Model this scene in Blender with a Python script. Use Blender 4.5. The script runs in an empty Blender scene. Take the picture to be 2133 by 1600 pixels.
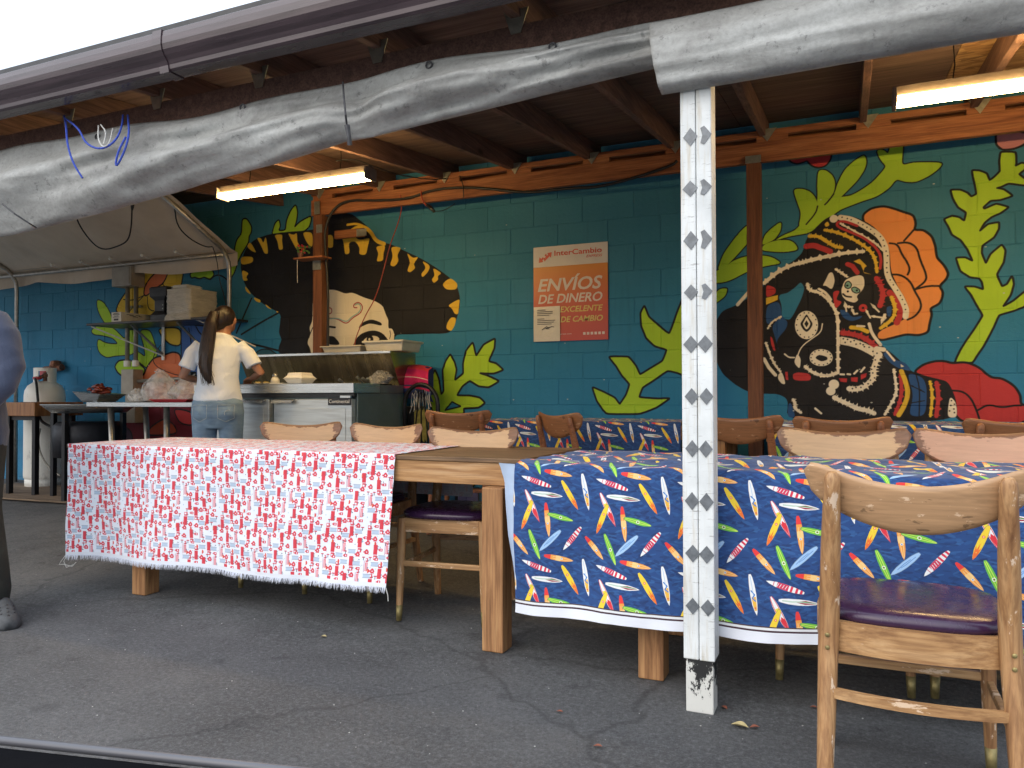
import bpy, math, random
import numpy as np
from math import sin, cos, pi, radians, sqrt, atan2, exp
from mathutils import Vector, Matrix, Euler, noise
random.seed(7); np.random.seed(7)
SC = bpy.context.scene
COL = SC.collection
# ------------------------------------------------------------------ camera, sky, sun, exposure
cam_d = bpy.data.cameras.new('camera'); cam = bpy.data.objects.new('camera', cam_d); COL.objects.link(cam)
cam_d.sensor_fit = 'HORIZONTAL'; cam_d.sensor_width = 36.0; cam_d.lens = 36.0*1596/2133
cam_d.clip_start = .02; cam_d.clip_end = 600
YAW = -.41385; ROLL = radians(-.15); PITCH = radians(.99); CZ = 1.018
cy_, sy_ = cos(YAW), sin(YAW)
Fv = Vector((sy_*cos(PITCH), cy_*cos(PITCH), sin(PITCH))); r0 = Vector((cy_, -sy_, 0)); u0 = r0.cross(Fv)
Rv = cos(ROLL)*r0+sin(ROLL)*u0; Uv = -sin(ROLL)*r0+cos(ROLL)*u0
cam.matrix_world = Matrix(((Rv.x, Uv.x, -Fv.x, 0), (Rv.y, Uv.y, -Fv.y, 0), (Rv.z, Uv.z, -Fv.z, CZ), (0, 0, 0, 1)))
SC.camera = cam
world = bpy.data.worlds.new('World'); SC.world = world; world.use_nodes = True
wn = world.node_tree.nodes; wl = world.node_tree.links; wn.clear()
sky = wn.new('ShaderNodeTexSky'); sky.sky_type = 'NISHITA'; sky.sun_disc = False
SUN_EL, SUN_AZ = radians(38), radians(200)      # behind the camera
sky.sun_elevation = SUN_EL; sky.sun_rotation = SUN_AZ
sky.air_density = 1.0; sky.dust_density = 5.0; sky.ozone_density = .6
bg = wn.new('ShaderNodeBackground'); bg.inputs[1].default_value = .13
wo = wn.new('ShaderNodeOutputWorld'); 
cloud = wn.new('ShaderNodeMix'); cloud.data_type = 'RGBA'; cloud.inputs[0].default_value = .72     # thin bright overcast over the blue

tcw = wn.new('ShaderNodeTexCoord'); sxw = wn.new('ShaderNodeSeparateXYZ'); wl.new(tcw.outputs['Generated'], sxw.inputs[0])
grw = wn.new('ShaderNodeMapRange'); grw.inputs['From Min'].default_value = 0; grw.inputs['From Max'].default_value = 1; grw.inputs['To Min'].default_value = .33; grw.inputs['To Max'].default_value = 1.40; wl.new(sxw.outputs[2], grw.inputs[0])
scw = wn.new('ShaderNodeVectorMath'); scw.operation = 'SCALE'; scw.inputs[0].default_value = (9.4, 10.4, 11.8); wl.new(grw.outputs[0], scw.inputs['Scale']); wl.new(scw.outputs[0], cloud.inputs[7])   # overcast: brighter overhead than at the horizon
wl.new(sky.outputs[0], cloud.inputs[6]); wl.new(cloud.outputs[2], bg.inputs[0]); wl.new(bg.outputs[0], wo.inputs[0])
sun_d = bpy.data.lights.new('sun', 'SUN'); sun_d.energy = .5; sun_d.angle = radians(80); sun_d.color = (1, .95, .88)
sun = bpy.data.objects.new('sun', sun_d); COL.objects.link(sun)
sdir = Vector((sin(SUN_AZ)*cos(SUN_EL), cos(SUN_AZ)*cos(SUN_EL), sin(SUN_EL)))
sun.rotation_euler = sdir.to_track_quat('Z', 'Y').to_euler()
SC.view_settings.view_transform = 'Standard'; SC.view_settings.look = 'None'
SC.view_settings.exposure = .75; SC.view_settings.gamma = 1
SC.cycles.max_bounces = 8; SC.cycles.diffuse_bounces = 4; SC.cycles.sample_clamp_indirect = 6
SC.cycles.use_denoising = True

# ------------------------------------------------------------------ helpers
def gz(y):
    return .035*max(0, y-2.5)

class MB:
    def __init__(s): s.v = []; s.f = []; s.uv = {}
    def add(s, vs, fs, uvs=None):
        o = len(s.v); s.v += [tuple(p) for p in vs]
        for i, f in enumerate(fs):
            if uvs: s.uv[len(s.f)] = [uvs[k] for k in f]
            s.f.append([k+o for k in f])
        return s
    def box(s, cx, cy, cz, sx, sy, sz, rot=None, piv=None):
        vs = [Vector((x*sx/2, y*sy/2, z*sz/2)) for x in (-1, 1) for y in (-1, 1) for z in (-1, 1)]
        if rot: m = Euler(rot).to_matrix(); vs = [m @ p for p in vs]
        c = Vector((cx, cy, cz))
        return s.add([p+c for p in vs], [(0, 1, 3, 2), (4, 6, 7, 5), (0, 4, 5, 1), (2, 3, 7, 6), (0, 2, 6, 4), (1, 5, 7, 3)])
    def bar(s, a, b, w, h, up=(0, 0, 1)):
        a = Vector(a); b = Vector(b); d = (b-a).normalized(); x = d.cross(Vector(up))
        if x.length < 1e-4: x = Vector((1, 0, 0))
        x.normalize(); y = x.cross(d)
        vs = [p+x*(i*w/2)+y*(j*h/2) for p in (a, b) for i, j in ((-1, -1), (1, -1), (1, 1), (-1, 1))]
        return s.add(vs, [(0, 1, 2, 3), (7, 6, 5, 4), (0, 4, 5, 1), (1, 5, 6, 2), (2, 6, 7, 3), (3, 7, 4, 0)])
    def ring_loft(s, rings, caps=True, closed=False, uvs=None):
        n = len(rings[0]); vs = [p for r in rings for p in r]; fs = []
        m = len(rings)
        for i in range(m if closed else m-1):
            for j in range(n):
                a = i*n+j; b = i*n+(j+1) % n; c = ((i+1) % m)*n+(j+1) % n; d = ((i+1) % m)*n+j
                fs.append((a, b, c, d))
        if caps and not closed:
            fs.append(tuple(range(n-1, -1, -1))); fs.append(tuple(range((m-1)*n, m*n)))
        return s.add(vs, fs)
    def tube(s, pts, r, n=8, closed=False, caps=True, flat=1.0):
        pts = [Vector(p) for p in pts]; m = len(pts)
        rr = r if isinstance(r, (list, tuple)) else [r]*m
        rings = []; up = None
        for i, p in enumerate(pts):
            if closed: d = pts[(i+1) % m]-pts[i-1]
            else: d = pts[min(i+1, m-1)]-pts[max(i-1, 0)]
            d.normalize()
            if up is None:
                up = Vector((0, 0, 1)) if abs(d.z) < .9 else Vector((0, 1, 0))
            x = d.cross(up).normalized(); y = x.cross(d).normalized(); up = y
            rings.append([p+x*(rr[i]*cos(2*pi*k/n))+y*(rr[i]*flat*sin(2*pi*k/n)) for k in range(n)])
        return s.ring_loft(rings, caps, closed)
    def lathe(s, cx, cy, prof, n=24, cz=0):
        rings = [[(cx+r*cos(2*pi*k/n), cy+r*sin(2*pi*k/n), cz+z) for k in range(n)] for r, z in prof]
        return s.ring_loft(rings, True)
    def loft(s, secs, n=16):
        """elliptic sections (centre, rx, ry[, tilt axis dir]) stacked along anything"""
        rings = []
        for i, (c, rx, ry) in enumerate(secs):
            c = Vector(c); a = Vector(secs[max(i-1, 0)][0]); b = Vector(secs[min(i+1, len(secs)-1)][0])
            d = (b-a).normalized(); ref = Vector((1, 0, 0))
            if abs(d.x) > .85: ref = Vector((0, 0, 1))
            y = d.cross(ref).normalized(); x = y.cross(d).normalized()
            rings.append([c+x*(rx*cos(2*pi*k/n))+y*(ry*sin(2*pi*k/n)) for k in range(n)])
        return s.ring_loft(rings, True)
    def ell(s, cx, cy, cz, rx, ry, rz, n=14, m=9, rot=None):
        M_ = Euler(rot).to_matrix() if rot else Matrix.Identity(3)
        rings = []
        for i in range(m+1):
            t = pi*i/m; t = min(max(t, .04), pi-.04)
            rings.append([Vector((cx, cy, cz))+M_ @ Vector((rx*sin(t)*cos(2*pi*k/n), ry*sin(t)*sin(2*pi*k/n), -rz*cos(t))) for k in range(n)])
        return s.ring_loft(rings, True)
    def prism(s, poly, fn, d0, d1):
        """poly 2-D; fn(u,v,d)->point"""
        n = len(poly); vs = [fn(u, v, d0) for u, v in poly]+[fn(u, v, d1) for u, v in poly]
        fs = [tuple(range(n-1, -1, -1)), tuple(range(n, 2*n))]+[(i, (i+1) % n, n+(i+1) % n, n+i) for i in range(n)]
        return s.add(vs, fs)
    def grid(s, fn, nu, nv, uvfn=None, closed_v=False):
        vs = []; uv = []
        for i in range(nu+1):
            for j in range(nv+1):
                vs.append(fn(i/nu, j/nv)); uv.append(uvfn(i/nu, j/nv) if uvfn else (i/nu, j/nv))
        fs = [(i*(nv+1)+j, (i+1)*(nv+1)+j, (i+1)*(nv+1)+j+1, i*(nv+1)+j+1) for i in range(nu) for j in range(nv)]
        return s.add(vs, fs, uv)
    def mesh(s, name, mat=None, smooth=False, off=None):
        me = bpy.data.meshes.new(name)
        vs = s.v if off is None else [(p[0]-off[0], p[1]-off[1], p[2]-off[2]) for p in s.v]
        me.from_pydata(vs, [], s.f)
        if s.uv:
            ul = me.uv_layers.new(name='UVMap'); k = 0
            for fi, f in enumerate(s.f):
                u = s.uv.get(fi)
                for j in range(len(f)):
                    if u: ul.data[k].uv = u[j]
                    k += 1
        if mat: me.materials.append(mat)
        me.update()
        if smooth: me.shade_smooth()
        return me
    def build(s, name, mat, parent=None, smooth=False, bevel=0, world=True, auto=None, seg=2):
        off = parent.location if (parent is not None and world) else None
        me = s.mesh(name, mat, smooth, off)
        o = bpy.data.objects.new(name, me); COL.objects.link(o)
        if parent is not None: o.parent = parent
        if bevel:
            b = o.modifiers.new('bevel', 'BEVEL'); b.width = bevel; b.segments = seg; b.limit_method = 'ANGLE'; b.angle_limit = radians(40); b.harden_normals = False
        if auto:
            me.shade_smooth(); me.set_sharp_from_angle(angle=radians(auto))
        return o

def smooth_line(pts, it=2):
    pp = [tuple(q) for q in pts]
    for _ in range(it):
        o = [pp[0]]
        for a, b in zip(pp[:-1], pp[1:]): o.append(tuple(a[i]*.75+b[i]*.25 for i in range(3))); o.append(tuple(a[i]*.25+b[i]*.75 for i in range(3)))
        o.append(pp[-1]); pp = o
    return pp
def tag(o, label, cat, group=None, kind=None):
    if label: o['label'] = label
    if cat: o['category'] = cat
    if group: o['group'] = group
    if kind: o['kind'] = kind
    return o
def thing(name, label, cat, loc=(0, 0, 0), rz=0, group=None):
    o = bpy.data.objects.new(name, None); COL.objects.link(o); o.empty_display_size = .1
    o.location = loc; o.rotation_euler = (0, 0, rz)
    return tag(o, label, cat, group)
def single(mb, name, mat, label, cat, base=None, group=None, **kw):
    """a thing that is one mesh, origin at base"""
    vs = mb.v; 
    if base is None:
        base = (sum(p[0] for p in vs)/len(vs), sum(p[1] for p in vs)/len(vs), min(p[2] for p in vs))
    mb.v = [(p[0]-base[0], p[1]-base[1], p[2]-base[2]) for p in vs]
    o = mb.build(name, mat, None, **kw); o.location = base
    return tag(o, label, cat, group)
def copy_tree(o, parent=None):
    c = o.copy(); COL.objects.link(c)
    if parent is not None: c.parent = parent
    for ch in list(o.children): copy_tree(ch, c)
    return c
def remesh(mb, name, mat, parent, vox=.008, smooth=6, world=False):
    off = parent.location if world else None
    me = mb.mesh(name, mat, True, off); o = bpy.data.objects.new(name, me); COL.objects.link(o)
    m = o.modifiers.new('r', 'REMESH'); m.mode = 'VOXEL'; m.voxel_size = vox; m.use_smooth_shade = True
    if smooth:
        q = o.modifiers.new('s', 'SMOOTH'); q.factor = .5; q.iterations = smooth
    dg = bpy.context.evaluated_depsgraph_get()
    me2 = bpy.data.meshes.new_from_object(o.evaluated_get(dg)); me2.name = name
    o.modifiers.clear(); o.data = me2; me2.materials.clear(); me2.materials.append(mat); me2.shade_smooth()
    o.parent = parent
    return o

# ------------------------------------------------------------------ materials
class NT:
    def __init__(s, name):
        s.m = bpy.data.materials.new(name); s.m.use_nodes = True; s.n = s.m.node_tree.nodes; s.l = s.m.node_tree.links
        s.b = s.n['Principled BSDF']; s.out = s.n['Material Output']
    def node(s, t, **kw):
        x = s.n.new(t)
        for k, v in kw.items():
            if k.startswith('i_'):
                x.inputs[k[2:].replace('_', ' ')].default_value = v
            else: setattr(x, k, v)
        return x
    def link(s, a, b): s.l.new(a, b)
    def coord(s, kind='Object', scale=(1, 1, 1), src=None):
        if kind == 'World': o = s.node('ShaderNodeNewGeometry').outputs['Position']
        else: o = s.node('ShaderNodeTexCoord').outputs[kind]
        mp = s.node('ShaderNodeMapping'); mp.inputs['Scale'].default_value = scale; s.link(o, mp.inputs['Vector']); return mp.outputs[0]
    def noise(s, vec, scale=5, detail=4, rough=.55, dist=0):
        t = s.node('ShaderNodeTexNoise'); t.inputs['Scale'].default_value = scale; t.inputs['Detail'].default_value = detail
        t.inputs['Roughness'].default_value = rough; t.inputs['Distortion'].default_value = dist; s.link(vec, t.inputs['Vector']); return t.outputs['Fac']
    def ramp(s, fac, stops, interp='LINEAR'):
        r = s.node('ShaderNodeValToRGB'); r.color_ramp.interpolation = interp; e = r.color_ramp.elements
        while len(e) < len(stops): e.new(.5)
        for i, (p, c) in enumerate(stops):
            e[i].position = p; e[i].color = (c, c, c, 1) if isinstance(c, (int, float)) else (*c, 1)
        s.link(fac, r.inputs[0]); return r.outputs[0]
    def mix(s, fac, a, b, mode='MIX'):
        x = s.node('ShaderNodeMix', data_type='RGBA', blend_type=mode)
        for sock, v in ((x.inputs['Factor'], fac), (x.inputs[6], a), (x.inputs[7], b)):
            if isinstance(v, (int, float)): sock.default_value = v
            elif isinstance(v, tuple): sock.default_value = (*v, 1)
            else: s.link(v, sock)
        return x.outputs[2]
    def math(s, op, a, b=0.0):
        x = s.node('ShaderNodeMath', operation=op)
        for i, v in enumerate((a, b)):
            if isinstance(v, (int, float)): x.inputs[i].default_value = v
            else: s.link(v, x.inputs[i])
        return x.outputs[0]
    def bump(s, h, strength=.3, dist=.01, prev=None):
        x = s.node('ShaderNodeBump'); x.inputs['Strength'].default_value = strength; x.inputs['Distance'].default_value = dist
        s.link(h, x.inputs['Height'])
        if prev is not None: s.link(prev, x.inputs['Normal'])
        return x.outputs[0]
    def set(s, color=None, rough=None, metal=None, normal=None, **kw):
        for k, v in (('Base Color', color), ('Roughness', rough), ('Metallic', metal), ('Normal', normal)):
            if v is None: continue
            if isinstance(v, tuple): s.b.inputs[k].default_value = (*v, 1)
            elif isinstance(v, (int, float)): s.b.inputs[k].default_value = v
            else: s.link(v, s.b.inputs[k])
        for k, v in kw.items(): s.b.inputs[k.replace('_', ' ')].default_value = v
        return s.m
def simple(name, c, rough=.6, metal=0, nscale=20, var=.25, bump=.1, bd=.004, coord='Object', stretch=(1, 1, 1), **kw):
    t = NT(name); v = t.coord(coord, stretch); n = t.noise(v, nscale, 6)
    hi = tuple(min(1, x*(1+var)) for x in c); lo = tuple(x*(1-var) for x in c)
    col = t.ramp(n, [(.3, lo), (.7, hi)])
    r = t.ramp(t.noise(v, nscale*.6, 3), [(.3, max(.05, rough-.08)), (.7, min(1, rough+.08))])
    nb = t.bump(t.noise(v, nscale*3, 5), bump, bd) if bump else None
    return t.set(col, r, metal, nb, **kw)
def wood(name, dark, mid, light, rough=.6, axis=0, scale=1.0, knots=True, chips=None, chip_amt=.62, bump=.25):
    t = NT(name); st = [14*scale]*3; st[axis] = 1.2*scale
    v = t.coord('Object', tuple(st)); n = t.noise(v, 2.2, 8, .6, .6)
    fine = t.noise(t.coord('Object', tuple((3*scale if i == axis else 90*scale) for i in range(3))), 1.5, 5, .6)
    col = t.ramp(n, [(.25, dark), (.5, mid), (.75, light)])
    col = t.mix(t.ramp(fine, [(.35, .45), (.6, 0)]), col, dark, 'MULTIPLY')
    if knots:
        vo = t.node('ShaderNodeTexVoronoi'); vo.inputs['Scale'].default_value = 1.6*scale
        st2 = [3.0]*3; st2[axis] = 1.3; t.link(t.coord('Object', tuple(st2)), vo.inputs['Vector'])
        k = t.ramp(vo.outputs['Distance'], [(.05, 1), (.13, 0)]); col = t.mix(k, col, tuple(x*.4 for x in dark))
    rr = rough
    if chips:
        cst = [26*scale]*3; cst[axis] = 9*scale
        cn = t.noise(t.coord('Object', tuple(cst)), 1.0, 7, .7)
        ck = t.ramp(cn, [(chip_amt, 0), (chip_amt+.02, 1)]); col = t.mix(ck, col, chips)
        dn = t.noise(t.coord('Object', tuple(c*.8 for c in cst)), 1.7, 6, .7)
        col = t.mix(t.ramp(dn, [(.68, 0), (.71, .8)]), col, tuple(x*.25 for x in dark))
    nb = t.bump(fine, bump, .002)
    return t.set(col, rr, 0, nb)
def print_img(name, arr):
    """numpy rgb picture (row 0 at the bottom) in linear light -> packed image"""
    h, w, _ = arr.shape; s = np.clip(arr, 0, 1); s = np.where(s <= .0031308, s*12.92, 1.055*np.power(s, 1/2.4)-.055)
    im = bpy.data.images.new(name, w, h); px = np.ones((h, w, 4), np.float32); px[..., :3] = s
    im.pixels.foreach_set(px.ravel()); im.pack(); return im
def fill_poly(mask, pts):
    """even-odd scanline fill, 4 sub-rows, exact x coverage; pts in pixel units"""
    h, w = mask.shape; p = np.asarray(pts, float); y0 = max(0, int(p[:, 1].min())-1); y1 = min(h-1, int(p[:, 1].max())+1)
    q = np.roll(p, -1, 0); SUB = 3
    for y in range(y0, y1+1):
        acc = None
        for k in range(SUB):
            yy = y+(k+.5)/SUB; c = (p[:, 1] <= yy) != (q[:, 1] <= yy)
            if not c.any(): continue
            a = p[c]; b = q[c]; xs = np.sort(a[:, 0]+(yy-a[:, 1])*(b[:, 0]-a[:, 0])/(b[:, 1]-a[:, 1]))
            for i in range(0, len(xs)-1, 2):
                x0 = max(0, xs[i]); x1 = min(w, xs[i+1])
                if x1 <= x0: continue
                i0 = int(x0); i1 = int(min(w-1, x1))
                if acc is None: acc = np.zeros(w, np.float32)
                if i0 == i1: acc[i0] += (x1-x0)/SUB
                else:
                    acc[i0] += (i0+1-x0)/SUB; acc[i0+1:i1] += 1/SUB; acc[i1] += (x1-i1)/SUB
        if acc is not None: mask[y] = np.maximum(mask[y], np.minimum(acc, 1))
def stroke(mask, pts, r, closed=False):
    h, w = mask.shape; P = [np.array(p, float) for p in pts]
    if closed: P = P+[P[0]]
    for a, b in zip(P[:-1], P[1:]):
        x0 = int(max(0, min(a[0], b[0])-r-2)); x1 = int(min(w, max(a[0], b[0])+r+3)); y0 = int(max(0, min(a[1], b[1])-r-2)); y1 = int(min(h, max(a[1], b[1])+r+3))
        if x1 <= x0 or y1 <= y0: continue
        Y, X = np.mgrid[y0:y1, x0:x1]; X = X+.5; Y = Y+.5; d = b-a; L2 = max(1e-9, d@d)
        t = np.clip(((X-a[0])*d[0]+(Y-a[1])*d[1])/L2, 0, 1); D = np.hypot(X-a[0]-t*d[0], Y-a[1]-t*d[1])
        mask[y0:y1, x0:x1] = np.maximum(mask[y0:y1, x0:x1], np.clip(r-D+.5, 0, 1))
def chaikin(pts, closed=True, it=2, keep=.16):
    for _ in range(it):
        n = len(pts); o = []
        rng = range(n) if closed else range(n-1)
        if not closed: o.append(pts[0])
        for i in rng:
            a = pts[i]; b = pts[(i+1) % n]
            o.append((a[0]+(b[0]-a[0])*keep, a[1]+(b[1]-a[1])*keep)); o.append((b[0]+(a[0]-b[0])*keep, b[1]+(a[1]-b[1])*keep))
        if not closed: o.append(pts[-1])
        pts = o; keep = .25
    return pts

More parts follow.
